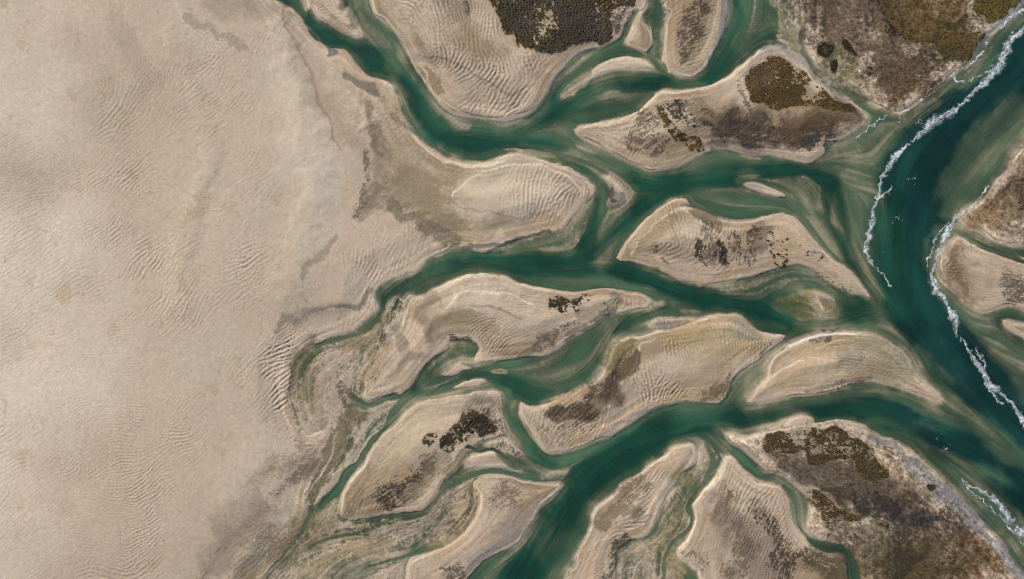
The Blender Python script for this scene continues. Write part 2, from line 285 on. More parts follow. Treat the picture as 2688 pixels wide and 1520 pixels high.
# ------------------------------------------------------------------ islands over the bed
fp, fb, fs = poly(FLAT, m=90, amp=2.2); hints(fp, True, 1.0)
S = np.full((NY, NX), -90, f32); ID = np.zeros((NY, NX), np.int16)      # inside distance of whichever bank is nearest
y, x = sl(fb)
S[y, x] = fs; ID[y, x] = np.where(fs > -2, 1, 0)
def bank(Zc, d, h, fall, n, sl_=None):
    if sl_: fall = fall * fallm[sl_]
    inside = 0.04 + h * (1 - np.exp(-np.maximum(d, 0) / 9.0)) + np.minimum(np.maximum(d, 0), 3) * .05
    out = 0.04 + np.minimum(d, 0) * (0.95 / (fall * np.clip(1 + .35 * n, .45, 1.8))) - 0.0006 * np.minimum(d, 0) ** 2
    return np.where(d > 0, np.maximum(inside, Zc * 0 - 9), np.maximum(Zc, out))
Zc = Z[y, x]; Zn = bank(Zc, fs, .55, 11, n_mid[y, x], (y, x)); Z[y, x] = Zn
SI = S.copy()
for k, (nm, s, h, fall, lab, opt) in enumerate(ISL):
    pts, bx, d = poly(s, m=80, amp=1.6); hints(pts, True, 1.0)
    y, x = sl(bx)
    S[y, x] = np.maximum(S[y, x], d)
    ID[y, x] = np.where(d > -1.5, k + 2, ID[y, x])
    Z[y, x] = bank(Z[y, x], d, h, fall, n_mid[y, x], (y, x))
# creeks that run over the banks themselves cut through again
for s, dep in [CH[20], CH[21], CH[23], CH[27-1], CH[29-1], CH[33-1]]:
    pts, bx, q = stroke(s, amp=3.0, reach=1.6); y, x = sl(bx)
    Z[y, x] = np.where(q < 1.3, np.minimum(Z[y, x], -dep * (1 - sstep(.2, 1.3, q)) + .1), Z[y, x])
print('shores', round(time.time() - t_, 1)); t_ = time.time()

# ------------------------------------------------------------------ direction fields
def field(h, r, power=2.0):
    cx = np.arange(0, NX, 6); cy = np.arange(0, NY, 6)
    Xc, Yc = np.meshgrid(gx[cx], gy[cy]); a = np.zeros(Xc.shape); b = np.zeros(Xc.shape); c = np.zeros(Xc.shape); ws = np.zeros(Xc.shape)
    for (px, py, dx, dy, w, *amp) in h:
        q = w / ((Xc - px) ** 2 + (Yc - py) ** 2 + r * r) ** power
        a += q * (dx*dx - dy*dy); b += q * 2*dx*dy; ws += q
        if amp: c += q * amp[0]
    th = 0.5 * np.arctan2(b, a)
    J, I = np.meshgrid(np.arange(NX, dtype=f32) / 6, np.arange(NY, dtype=f32) / 6)
    c2, s2 = samp(np.cos(2*th).astype(f32), J, I), samp(np.sin(2*th).astype(f32), J, I)
    th = 0.5 * np.arctan2(s2, c2)
    return np.cos(th).astype(f32), np.sin(th).astype(f32), (samp((c / ws).astype(f32), J, I) if len(h[0]) > 5 else None)
def lic(imgs, vx, vy, L, stp=1.2):
    J0, I0 = np.meshgrid(np.arange(NX, dtype=f32), np.arange(NY, dtype=f32))
    acc = [im.copy() for im in imgs]
    for sgn in (1, -1):
        J, I = J0.copy(), I0.copy(); px, py = vx * sgn, vy * sgn
        for k in range(L):
            J += px * stp; I += py * stp
            jj = np.clip((J + .5).astype(np.int32), 0, NX - 1); ii = np.clip((I + .5).astype(np.int32), 0, NY - 1)
            idx = ii * NX + jj
            w = 1 - (k / L) ** 2
            for a, im in zip(acc, imgs): a += w * im.ravel()[idx]
            nx_, ny_ = vx.ravel()[idx], vy.ravel()[idx]
            f = np.where(nx_ * px + ny_ * py < 0, -1, 1).astype(f32)
            px, py = nx_ * f, ny_ * f
    return acc
fx_, fy_, _ = field(FL_pts, 10.0)
# flow-aligned silt streaks: domain of the currents
wn = [fbm(60, 7, .8, 21), fbm(20, 4.6, .3, 22)]
st1, st2 = lic(wn, fx_, fy_, 26, 1.5)
st1, st2 = nrm(st1), nrm(st2)
RIP = """100,200,30,.12 300,60,70,.12 320,170,100,.35 360,200,60,.4 560,100,-30,.9 500,60,-40,.5 640,150,60,.9 600,140,50,.9 620,300,45,1 680,330,50,.7 700,200,65,.4 300,350,40,.6 350,480,45,1 340,560,42,1
400,600,40,1 450,720,50,1 470,760,60,1 560,430,35,1 640,500,35,1 600,560,30,1 560,620,25,.7 500,570,-25,.6 470,500,-20,.3 640,700,30,.8 680,770,35,.8 420,330,40,.4 470,400,-25,.4 100,450,25,.35 150,700,30,.35 90,800,30,.4 100,900,25,.4 250,880,25,.7 310,960,5,1
310,1000,-3,1 360,1050,-10,1 380,1110,-15,1 450,1080,40,1 430,1200,38,1 410,1150,-5,1 180,1100,35,.6 150,1280,35,.6 290,1340,-25,.8 320,1330,10,.8 400,1300,38,1 370,1430,42,1 300,1440,-20,.5 120,1450,35,.5 40,1400,40,.3 40,1000,30,.3 220,1200,40,.6
30,30,30,.03 200,300,30,.12 750,400,80,.0 800,550,80,.0 820,700,60,.1 560,1000,40,.15 640,1100,60,.03 600,1250,60,.02 520,1350,60,.03 480,1470,60,.03 700,1180,60,.1 850,280,20,.5 860,330,15,.7 900,450,70,.03 680,560,60,.15 720,300,60,.03 650,900,60,.1 700,1000,60,.1
1050,640,80,.9 1100,620,80,.7 1000,670,75,.9 970,720,60,.9 1000,590,60,.4 880,600,40,.15 900,720,-60,.5 820,780,-60,.45 740,800,-60,.45 1150,620,70,.4
1150,60,-70,.9 1100,30,-50,.8 1180,100,-70,.8 1220,90,80,.7 1200,150,75,1 1260,150,-75,.9 1320,140,-60,.9 1380,170,-60,.8 1250,200,40,.8 1300,230,45,.9 1350,260,50,1 1280,290,75,1 1200,240,35,.7 1160,220,10,.5 1420,200,40,.3 1040,60,0,.05 1070,120,0,.05
1380,520,80,1 1430,520,75,1.1 1480,500,55,1 1500,540,70,.9 1340,540,85,.6 1280,500,60,.03 1250,530,60,.05 1150,560,10,.35 1200,600,-30,.5 1100,480,10,.05 1250,620,10,.5
1600,340,-40,.9 1640,390,60,.9 1600,380,-60,.8 1700,350,30,.5 1900,160,0,.1 1850,260,30,.2 2000,350,30,.5
1700,610,-60,.5 1770,600,-70,.8 1820,640,60,.4 1780,690,20,.6 1860,720,30,.5 1700,650,30,.4 1900,650,80,.5 2050,620,0,.05 1680,690,-20,.1
1690,930,85,1.2 1700,880,80,.9 1740,910,-78,1.2 1790,900,-72,1.1 1830,920,-62,1 1870,890,-65,.9 1900,930,-50,.7 1930,890,70,.7 1700,1000,-70,1.2 1740,1010,60,1 1980,900,80,.9 1640,1050,-70,.15 1850,990,20,.05 1500,1100,40,.6 1420,1130,70,.5
1300,780,-30,.5 1200,790,-40,.5 1150,830,10,.1 1100,850,80,.02 1100,950,80,.03 1300,860,30,.7 1270,920,60,.9 1400,860,20,.5 1250,750,10,.4 1060,970,40,.03 1500,800,20,.3
2330,950,-10,.6 2260,960,-10,.5 2330,890,-40,.6 2150,950,20,.05 2080,1000,20,.05 2200,900,10,.3 2050,490,-20,.3 1400,650,-10,.4
2500,670,60,.8 2510,720,-5,.9 2520,760,-5,.8 2550,800,-40,.6 2620,740,10,.1 2560,680,-40,.3 2640,1000,-25,.5 2700,950,-25,.5
740,950,30,1.9 720,980,25,1.9 750,1010,40,1.7 730,920,30,1.7 750,1060,50,.9 720,1090,40,.4 820,1030,45,.8 850,1080,20,.5 830,1180,0,.4 780,1230,-20,.7 690,1260,-30,.9 640,1330,-30,.6
950,1330,70,.5 920,1240,20,.3 1050,1150,30,.05 1000,1290,30,.5 900,1420,20,.6 980,1400,15,.6 1150,1400,30,.5 700,1440,40,.4 800,1400,40,.4 1300,1380,40,.03 1180,1480,30,.2 1330,1310,20,.5
1640,1270,40,.8 1700,1260,50,1.1 1680,1320,30,.9 1700,1230,60,.9 1620,1360,30,.3 1580,1440,40,.4 1660,1390,10,.6 1780,1200,60,.1 1900,1380,70,.5 2000,1420,60,.5 2300,1300,-30,.5 2200,1240,-25,.4 2400,1420,-30,.5 2480,1310,-45,.3
1800,60,30,.5 1790,130,30,.6 2300,150,20,.4 2450,180,10,.4"""
rh = []
for q in P(RIP):
    a = math.radians(q[2]); rh.append((q[0], q[1], math.cos(a), -math.sin(a), 1.0, q[3]))
rx, ry, ramp = field(rh, 16.0, 2.0)
# crests wander a little
th = np.arctan2(ry, rx) + 0.16 * wx1
rx, ry = np.cos(th).astype(f32), np.sin(th).astype(f32)
rw, = lic([np.random.default_rng(31).standard_normal((NY, NX)).astype(f32)], rx, ry, 11, 1.2)
def ridged(a):
    loc = np.sqrt(blur(a * a, 22) + .05); a = a / loc
    return (np.tanh(1.3 * (a - .25 * (a*a - 1) * .5))).astype(f32)
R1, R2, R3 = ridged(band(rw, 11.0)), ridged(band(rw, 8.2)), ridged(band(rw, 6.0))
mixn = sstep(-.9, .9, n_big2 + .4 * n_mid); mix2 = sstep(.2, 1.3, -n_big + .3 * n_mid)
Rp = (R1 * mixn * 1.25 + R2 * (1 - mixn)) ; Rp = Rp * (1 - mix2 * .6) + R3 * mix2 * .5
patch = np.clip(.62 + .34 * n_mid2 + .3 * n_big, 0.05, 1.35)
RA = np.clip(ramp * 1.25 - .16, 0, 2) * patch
shore_in = sstep(8, 26, S)
RAs = RA * np.where(S > 0, shore_in, .35)
RAs = blur(RAs, 4)
print('fields', round(time.time() - t_, 1)); t_ = time.time()

br0 = nrm(.75 * nrm(lic([fbm(70, 12, 1.4, 61)], fx_, fy_, 22, 1.4)[0]) + .4 * n_mid)
wet = np.zeros((NY, NX), f32)
for q_ in WETS:
    pts, bx, d = poly(q_, m=30, amp=3.0); y, x = sl(bx); wet[y, x] = np.maximum(wet[y, x], sstep(-8, 10, d))
wet *= (1 - sstep(6, 16, S * (ID > 1)))
cut = np.exp(-(br0 / .16) ** 2) * sstep(-1.2, .4, n_big2 + .6 * n_mid2) + .8 * np.exp(-((br0 - 1.1) / .12) ** 2)
Z = Z - wet * cut * .30 + wet * (.05 * st1 + .03 * st2)
# ------------------------------------------------------------------ relief
wplf = nrm(lic([fbm(130, 14, 1.3, 91)], fx_, fy_, 26, 1.8)[0])
land = sstep(-.02, .12, Z)
Z = Z + (1 - land) * np.clip(-Z - .15, 0, 2.0) * (.30 * wplf + .12 * st1)
Z = np.where(land < .5, np.minimum(Z, .03), Z)
GX, GY = np.meshgrid(gx, gy); sea_ = sstep(2250, 2420, GX + 30 * n_big2)
onisl = blur((ID > 1).astype(f32), 10)
Z = Z + RAs * Rp * (.13 + .10 * onisl) + land * (.022 + .02 * onisl) * R3 * (1 - .7 * sstep(.3, .8, RAs))
Z = Z + land * (0.035 * n_fin2 * (.2 + np.clip(RA, 0, 1)) + 0.016 * n_fin) + (.04 + .07 * onisl) * n_mid * land * sstep(10, 50, S) + .8 * np.clip(fbm(900, 170, 1.6, 12) + 2.3, 0, 9) * land * sstep(30, 120, S)
Z = Z + (1 - land) * (sea_ * (.10 * st1 + .12 * n_mid2) * np.clip(-Z, 0, 2.4) + (1 - sea_) * .20 * st1 * np.clip(-Z, 0, 2.6) + .05 * st2)
def ridge(s, h):
    global Z
    pts, bx, q = stroke(s, amp=6, reach=2.4); y, x = sl(bx); Z[y, x] += 1.5 * h * np.exp(-1.2 * q * q)
ridge("735,20,60 750,120,70 775,230,80 800,330,90 830,440,90 815,560,100 780,660,100 760,760,90", .8)
ridge("450,100,60 520,250,60 560,380,70 520,520,60 480,640,70 470,800,80", .5); ridge("1240,470,60 1330,445,40 1420,445,40 1490,470,40 1520,510,40", .35)
ridge("1090,830,60 1095,880,60 1098,920,50", .4); ridge("1190,790,20 1230,770,30 1310,775,30 1400,800,30", .35); ridge("955,340,26 1000,300,20 960,250,24", .3)
ridge("1120,150,40 1200,190,60 1290,250,50", -.4); ridge("1060,480,120 1120,560,90", -.35)
pts, bx, q = stroke("750,905,50 728,945,80 732,1000,80 742,1060,50", amp=6); y, x = sl(bx)
lun = 1 - sstep(.6, 1.2, q); Z[y, x] += lun * (.22 * R1[y, x] + .06 * n_fin[y, x]); RAs[y, x] = np.maximum(RAs[y, x], lun * 1.2)
# strata: old tide lines parallel to every shore
r1 = np.random.default_rng(40).standard_normal(400); r1 = np.convolve(r1, [.25, .5, .25], 'same') * 1.7
def tide(s, sc, off):
    u = np.clip(s / sc + off, 0, 398); k = u.astype(int); t = u - k
    return (r1[k] * (1 - t) + r1[k + 1] * t).astype(f32)
strata = tide(S + 90, 2.1, n_mid * .8) * sstep(-4, 2, S) * (1 - sstep(16, 44, S)) * (.6 + .4 * n_mid2)
near0 = sstep(-2, 6, S) * (1 - sstep(25, 85, S)); Z = Z + .035 * strata + near0 * (.085 * st1 + .022 * st2)

# ------------------------------------------------------------------ ground colours (colour of the stuff itself)
def lin(c):
    c = np.array(c, float) / 255; c = c * (1 - .13 * (1 - np.clip((c.mean() - .25) / .25, 0, 1))); return np.where(c < .04045, c / 12.92, ((c + .055) / 1.055) ** 2.4).astype(f32)
COL = np.zeros((NY, NX, 3), f32)
def put(m, c, y=slice(None), x=slice(None)):
    COL[y, x] += (lin(c) - COL[y, x]) * np.clip(m, 0, 1)[..., None]
COL[:] = lin((197, 177, 153))
put(.3 + .3 * n_big, (182, 163, 139)); put(.3 * sstep(.2, 1.6, n_big2), (192, 178, 156)); 
put(.75 * (1 - sstep(0, 420, GX + .25 * np.abs(GY - 700) + 60 * n_big)), (225, 209, 187))
# bed under the water
wetb = 1 - sstep(-.35, .02, Z)
put(wetb * .85, (156, 150, 118)); put(wetb * sstep(.2, 1.4, st1) * .6, (184, 174, 140)); put(wetb * sstep(.3, 1.5, -st1) * .55, (96, 100, 82))
put(sstep(-.15, .1, Z) * (1 - sstep(.1, .3, Z)) * .2, (150, 140, 116))
isl = (ID > 1)
put(np.where(isl, .55, 0) * sstep(8, 30, S), (178, 155, 130)); put(np.where(isl, .4, 0) * sstep(0, 1.4, n_mid2) , (160, 143, 122))
put(np.where(isl, .35, 0) * sstep(.2, 1.4, -n_mid) , (185, 166, 142))
zb = nrm(lic([fbm(170, 24, 1.5, 81)], fx_, fy_, 30, 2.0)[0]) + .12 * n_fin + .2 * n_mid
zi = blur(((ID > 1) & ~np.isin(ID, [k + 2 for k, q in enumerate(ISL) if q[0] == 'marsh_bank'])).astype(f32), 3) * sstep(4, 12, S)
put(.45 * zi * sstep(.25, .6, zb), (150, 130, 105)); put(.42 * zi * sstep(.9, 1.2, zb), (138, 122, 92)); put(.4 * zi * sstep(.45, .8, -zb), (204, 186, 160)); put(.35 * zi * sstep(.25, .5, np.abs(zb - 1.9) < .4), (168, 140, 104))
Z += .07 * zi * sstep(.3, .7, -zb) - .05 * zi * sstep(.25, .6, zb)
# damp margin, pale rim, strata
damp = sstep(-2.5, 0, S) * (1 - sstep(1, 3 + 2 * np.clip(n_mid, -1, 2), S))
put(.45 * damp * sstep(-.4, .9, n_mid2), (104, 94, 80))
rim = sstep(1.5, 3, S) * (1 - sstep(4, 7.5, S)) * sstep(-.7, 1.1, n_mid2 + .6 * n_big2 + .4 * wx1)
put(.45 * rim, (224, 206, 178))
band1 = sstep(8, 14, S) * (1 - sstep(18, 30 + 8 * n_mid, S)) * sstep(-.6, .9, n_big2 + n_mid2)
put(.35 * band1, (176, 148, 114))
COL *= np.clip(1 + .10 * strata, .7, 1.3)[..., None]

# strokes and patches of other ground: kind, shape, colour, strength, raggedness
OV = [
 # wet dark/olive flats on the big sand flat
 ('t', "990,380,26 1005,430,40 995,490,36 965,545,30", (134,118,98), .5, 10), ('t', "940,580,20 975,540,50 1000,500,40", (120,104,84), .55, 10),
 ('t', "1060,500,110 1120,540,130 1190,600,80", (134,118,88), .75, 10), ('t', "1040,440,90 1110,450,110 1200,470,70", (146,126,98), .6, 10), ('t', "1030,550,40 1110,590,40 1190,640,30", (112,99,80), .6, 8),
 ('t', "1250,610,70 1330,595,60 1450,590,50", (170,146,108), .6, 8), ('t', "1290,600,30 1400,575,40", (150,142,128), .5, 10),
 ('t', "740,50,60 770,120,60 810,190,60 850,250,60 900,330,50 950,400,30", (158,138,114), .55, 12), ('t', "890,130,40 940,200,50 1010,250,40 1050,320,25", (168,145,112), .55, 10),
 ('t', "960,260,26 975,300,30 985,350,30 1000,390,40", (118,103,84), .7, 12), ('t', "730,20,50 650,30,50 560,10,40", (150,135,112), .5, 10),
 ('t', "1020,330,60 1060,390,60 1090,420,40", (160,141,112), .5, 10),
 ('t', "455,0,8 480,40,8 500,70,6", (216,204,186), .5, 6), ('t', "470,30,40 510,70,60 560,120,60", (204,192,176), .3, 10), ('t', "500,40,26 570,90,30 640,130,26", (150,134,112), .55, 8), ('t', "300,20,36 325,80,40 360,150,44 400,240,40", (166,148,126), .4, 14),
 ('t', "735,60,70 745,200,100 790,330,120 820,420,120 850,480,100", (216, 203, 182), .30, 26), ('t', "830,420,80 850,560,90 820,640,80 790,720,70", (212, 200, 180), .28, 26),
 ('t', "800,720,14 835,680,24 860,640,20 880,620,10", (150,132,108), .65, 6),
 ('t', "861,122,14 875,140,24 862,150,12", (96,100,104), .8, 4), ('t', "905,195,16 950,222,24 990,240,18", (92,96,86), .6, 6), ('t', "1030,300,10 1060,330,14 1085,350,10", (110,108,96), .5, 4),
 ('t', "720,870,18 760,840,30 800,815,22 850,815,12 960,790,12 985,785,12", (112,104,94), .6, 10), ('t', "880,800,12 940,798,16 985,780,10", (134,124,110), .7, 6),
 ('t', "1215,652,10 1260,650,16 1300,648,16 1370,632,10 1440,610,8", (88,92,90), .7, 5),
 ('t', "835,905,26 800,925,26 780,960,26 772,1000,20", (98,86,64), .6, 10), ('t', "800,960,60 815,1000,70 800,1060,40", (130,116,76), .7, 10), ('t', "900,910,50 960,900,60 1000,850,50", (134,120,82), .7, 10),
 ('s', "1005,890,40 985,950,36 960,1000,30 930,1030,30", (84,76,54), .7, 8), ('s', "1045,790,40 1020,840,40 1000,880,40", (86,80,58), .7, 8), ('s', "900,1000,40 905,1040,40 925,1075,22", (82,70,50), .8, 8),
 ('s', "770,960,14 764,1000,12 768,1060,12 785,1110,12 775,1160,12", (86,80,68), .6, 8),
 ('t', "930,1090,50 900,1140,64 868,1200,64 835,1265,44 822,1300,30", (124,109,82), .85, 6), ('t', "880,1110,7 876,1165,7 858,1212,7 828,1262,7 806,1305,6", (216,196,166), .7, 3), ('t', "720,1440,90 790,1390,80 860,1380,40", (142,124,100), .6, 14), ('s', "700,1440,80 760,1400,80 650,1520,90", (116,104,86), .6, 10), ('t', "850,1000,50 860,1060,60 830,1120,60", (176,156,132), .5, 12),
 ('t', "700,1230,60 650,1300,60 600,1370,60 560,1450,50 530,1540,50", (146,130,112), .55, 14), ('s', "800,1180,60 760,1210,60 700,1250,60", (124,108,90), .55, 10),
 ('s', "820,1215,24 780,1250,30 730,1290,30 690,1330,28 650,1370,28 600,1420,28 560,1460,28 530,1530,28", (134,117,100), .95, 3), ('s', "960,400,22 965,460,22 955,520,24 935,570,20", (118,102,84), .9, 3), ('t', "690,1320,50 640,1390,60 590,1470,60", (142,126,108), .7, 12), ('t', "850,1370,80 760,1410,80 680,1480,90 640,1560,90", (136,120,88), .55, 14), ('t', "900,1330,50 850,1350,50 800,1370,40", (172,154,120), .5, 10),
 ('s', "750,1420,80 700,1470,80", (104,96,74), .45, 14), ('t', "900,1410,40 1000,1390,46 1100,1370,40 1180,1300,40", (132,122,98), .6, 8), ('t', "1000,1430,40 900,1450,40 840,1480,30 780,1530,30", (166,146,108), .55, 8),
 ('s', "1190,1330,60 1150,1390,60 1080,1420,40", (104,104,86), .6, 10), ('s', "1230,1300,40 1200,1370,50", (112,104,84), .6, 8),
 ('t', "960,1490,60 900,1540,80", (110,118,96), .7, 12), ('t', "700,1440,30 640,1500,30", (126,126,116), .4, 12), ('s', "905,1360,40 920,1330,30", (104,90,74), .6, 8),
 # top centre bar
 ('t', "1210,30,50 1180,10,60 1150,-30,60", (146,132,112), .6, 12), ('s', "1215,20,16 1228,50,14", (70,64,50), .7, 6), ('t', "1290,70,50 1340,120,40 1420,170,24", (190,164,138), .5, 10),
 ('t', "1270,60,40 1330,110,40 1380,140,30", (206,190,164), .35, 10), ('t', "1200,190,60 1270,240,80 1350,250,50", (150,134,112), .5, 14), ('t', "1110,150,20 1180,165,24", (150,132,108), .6, 6),
 ('t', "1120,190,30 1150,240,24", (134,114,72), .7, 6), ('t', "1180,300,10 1270,312,16 1340,318,16 1400,285,20 1430,240,24 1470,180,24 1520,145,20", (160,148,134), .6, 6),
 ('t', "925,60,30 905,20,30 900,-40,30", (104,100,88), .7, 8), ('t', "905,80,30 880,60,24", (134,112,84), .5, 8),
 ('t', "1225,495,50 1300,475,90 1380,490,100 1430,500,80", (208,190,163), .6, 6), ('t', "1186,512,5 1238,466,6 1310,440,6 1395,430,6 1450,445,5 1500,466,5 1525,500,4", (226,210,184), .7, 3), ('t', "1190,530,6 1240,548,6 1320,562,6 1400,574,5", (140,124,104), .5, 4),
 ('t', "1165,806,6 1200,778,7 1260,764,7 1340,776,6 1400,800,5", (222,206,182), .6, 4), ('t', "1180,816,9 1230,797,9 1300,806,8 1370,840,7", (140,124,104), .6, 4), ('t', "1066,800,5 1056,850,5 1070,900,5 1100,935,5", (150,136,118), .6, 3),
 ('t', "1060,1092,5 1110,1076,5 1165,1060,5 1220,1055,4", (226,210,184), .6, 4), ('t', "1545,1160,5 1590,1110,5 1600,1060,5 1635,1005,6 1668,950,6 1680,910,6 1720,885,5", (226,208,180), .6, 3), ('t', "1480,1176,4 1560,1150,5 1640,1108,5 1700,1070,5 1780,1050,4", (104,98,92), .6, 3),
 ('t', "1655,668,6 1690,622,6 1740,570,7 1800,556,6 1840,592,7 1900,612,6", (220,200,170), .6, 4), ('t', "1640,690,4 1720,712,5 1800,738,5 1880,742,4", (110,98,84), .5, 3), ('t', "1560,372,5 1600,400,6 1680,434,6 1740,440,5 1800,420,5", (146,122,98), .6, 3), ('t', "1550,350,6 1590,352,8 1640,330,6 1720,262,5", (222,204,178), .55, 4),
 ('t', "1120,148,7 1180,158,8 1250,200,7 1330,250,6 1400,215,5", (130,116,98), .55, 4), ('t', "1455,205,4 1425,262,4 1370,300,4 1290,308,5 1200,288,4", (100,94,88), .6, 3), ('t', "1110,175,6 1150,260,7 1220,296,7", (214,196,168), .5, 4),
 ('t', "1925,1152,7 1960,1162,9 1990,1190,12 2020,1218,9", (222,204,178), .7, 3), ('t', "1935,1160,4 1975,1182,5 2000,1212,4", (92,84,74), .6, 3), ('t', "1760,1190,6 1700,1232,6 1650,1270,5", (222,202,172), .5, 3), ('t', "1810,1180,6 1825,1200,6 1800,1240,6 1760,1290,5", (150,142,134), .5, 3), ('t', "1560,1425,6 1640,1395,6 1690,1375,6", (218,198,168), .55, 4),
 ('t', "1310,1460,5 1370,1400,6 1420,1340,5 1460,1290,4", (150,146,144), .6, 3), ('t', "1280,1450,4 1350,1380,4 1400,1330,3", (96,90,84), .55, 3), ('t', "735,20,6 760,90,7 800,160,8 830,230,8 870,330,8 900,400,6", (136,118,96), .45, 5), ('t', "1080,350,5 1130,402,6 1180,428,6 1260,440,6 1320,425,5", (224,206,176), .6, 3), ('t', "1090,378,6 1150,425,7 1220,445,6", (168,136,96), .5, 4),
 # marsh banks and muddy ground
 ('t', "1490,60,70 1520,110,50 1560,110,40", (136,124,106), .6, 10), ('s', "1640,20,40 1615,70,30 1600,20,40", (44,48,50), .8, 10),
 ('t', "1860,180,20 1888,110,22 1905,50,20 1908,-60,20", (132,130,126), .75, 4), ('s', "1790,130,60 1815,70,70 1845,20,60", (64,56,46), .8, 10), ('t', "1770,20,40 1762,90,24 1760,150,20", (190,160,126), .5, 10),
 ('s', "1735,10,30 1725,70,26 1735,150,24", (58,60,50), .6, 8), ('t', "1680,60,40 1680,110,36", (150,134,108), .5, 10),
 # big triangular island
 ('t', "1960,190,16 2000,140,20 2055,127,18 2100,160,18 2160,220,18 2220,260,14", (156,146,136), .8, 6),
 ('t', "1910,225,50 1950,250,50 1890,250,60", (190,168,146), .6, 10), ('s', "1940,200,18 1945,250,20 1960,285,20", (70,60,50), .7, 6),
 ('s', "1750,280,40 1820,300,60 1900,330,70 1990,345,80 2080,360,70 2170,350,70", (52,44,38), .95, 12), ('s', "1700,320,70 1660,370,50 1740,380,60", (72,60,48), .75, 10), ('t', "1850,300,60 1960,330,60 2060,350,70 2150,330,70 2230,310,50", (88,74,58), .75, 16),
 ('t', "1880,350,60 1990,375,60 2060,385,50", (66,58,52), .7, 14), ('t', "2060,345,60 2130,310,60 2200,300,50", (110,84,52), .55, 14), ('t', "1890,275,40 1800,290,30 1860,320,30", (160,140,112), .55, 12),
 ('t', "1900,392,16 1980,398,18 2060,412,16 2130,420,16", (176,156,134), .7, 6), ('t', "2110,405,24 2150,405,16", (190,166,142), .6, 8), ('t', "2110,375,24 2140,365,24", (42,58,58), .7, 6),
 ('t', "1530,345,30 1570,350,24 1640,395,22 1700,432,20", (192,168,142), .6, 6), ('t', "1720,425,30 1760,430,24 1830,400,20", (160,146,128), .5, 8),
 # upper right marsh
 ('t', "2150,60,100 2250,120,160 2350,180,180 2400,220,120 2340,250,90", (104,86,64), .9, 24), ('t', "2180,30,100 2300,20,120 2420,60,140 2500,110,120", (96,80,56), .9, 20),
 ('t', "2230,40,120 2240,80,90", (124,104,84), .75, 14), ('t', "2330,-20,60 2400,20,90 2480,50,100 2520,20,100", (112,86,44), .8, 16), ('t', "2600,-10,90 2610,30,70", (104,92,38), .9, 8), ('t', "2480,130,110 2530,110,80", (70,64,34), .85, 16),
 ('t', "2390,190,120 2440,200,60", (92,72,58), .7, 16), ('t', "2340,240,90 2400,225,60", (104,80,56), .7, 16),
 ('s', "2290,-10,60 2330,30,50 2345,80,40 2400,95,24", (26,24,24), .95, 10), ('s', "2120,20,40 2170,10,60", (50,46,38), .6, 12), ('s', "2100,-10,60 2060,4,46", (34,32,28), .8, 8),
 ('s', "2130,120,50 2170,130,50", (34,32,26), .8, 8), ('s', "2270,170,50 2290,200,50 2280,240,30", (180,160,138), .7, 8), ('t', "2190,170,60 2240,220,50", (122,118,84), .6, 12), ('s', "2180,220,40 2260,250,30", (48,60,46), .6, 8),
 ('s', "2535,-10,20 2545,30,16 2570,60,20 2590,70,14", (176,158,140), .9, 5), ('t', "2590,90,20 2620,66,20 2660,30,24 2690,-10,30", (170,164,156), .85, 4), ('t', "2585,110,12 2560,150,14", (120,130,130), .7, 4),
 ('t', "2060,120,24 2030,110,20 2000,125,14", (92,100,92), .7, 6), ('t', "2040,20,30 2060,70,50 2085,110,40", (152,140,110), .8, 8),
 ('s', "2000,20,60 1985,70,60 1960,110,50", (62,72,62), .6, 10),
 # dotted scrub island
 ('t', "1660,645,20 1700,590,20 1750,550,20 1795,532,16", (196,168,134), .6, 5), ('t', "1830,560,36 1880,590,30 1890,600,20", (132,114,92), .85, 4), ('t', "1700,690,14 1780,720,18 1860,738,16 1930,728,12", (172,148,118), .6, 5),
 ('s', "1850,600,40 1860,640,50 1880,690,50", (70,60,50), .7, 10), ('s', "1830,640,20 1850,690,20", (44,38,30), .9, 6), ('s', "1880,620,24 1900,690,30", (40,34,26), .9, 8), ('s', "1930,640,40 1960,690,40 1980,610,30", (58,50,40), .85, 8), ('s', "1716,640,12 1718,662,14", (44,38,30), .9, 4), ('s', "1740,680,14 1750,690,10", (60,52,42), .7, 4),
 ('t', "1740,640,80 1800,680,60", (160,144,124), .5, 12), ('t', "2050,600,60 2100,640,50 2060,660,60", (188,162,126), .7, 8), ('t', "1990,680,30 2040,680,30 2120,690,20 2200,730,16", (170,148,122), .6, 6),
 ('s', "2190,745,24 2230,762,14 2150,715,20", (80,70,60), .7, 8), ('t', "2000,600,36 1995,650,30", (96,84,68), .5, 8),
 ('s', "1990,735,60 2060,720,40", (92,86,64), .45, 10),
 ('t', "2160,790,24 2180,800,20", (120,104,88), .7, 6), ('t', "2060,800,60 2120,810,60", (134,124,70), .9, 10), ('t', "2160,818,36 2190,822,24", (132,118,76), .6, 6),
 ('t', "1955,484,14 1975,486,14 2000,494,12", (170,156,138), .7, 4), ('t', "1600,500,40 1615,530,30", (112,108,98), .7, 8), ('t', "1605,500,14 1612,520,10", (60,56,56), .7, 4),
 # central long island
 ('t', "1085,850,36 1090,880,40 1098,920,36", (206,184,154), .8, 3), ('t', "1130,790,50 1110,840,26 1125,890,20", (140,124,102), .6, 8), ('t', "1190,830,50 1240,850,50 1300,870,30", (158,138,108), .7, 6),
 ('t', "1190,790,20 1260,780,30 1330,790,24", (200,184,164), .4, 8), ('t', "1050,860,20 1060,920,24 1100,940,16", (130,120,108), .55, 6), ('t', "1010,960,60 1060,970,80", (176,156,132), .5, 10),
 ('s', "1400,905,20 1440,880,26 1490,860,24 1530,850,20", (92,82,74), .8, 8), ('t', "1360,935,14 1420,905,20", (110,98,88), .6, 6), ('t', "1540,830,40 1600,800,30 1640,790,20", (120,112,92), .5, 8), ('s', "1590,820,30 1625,790,18", (88,86,82), .7, 6),
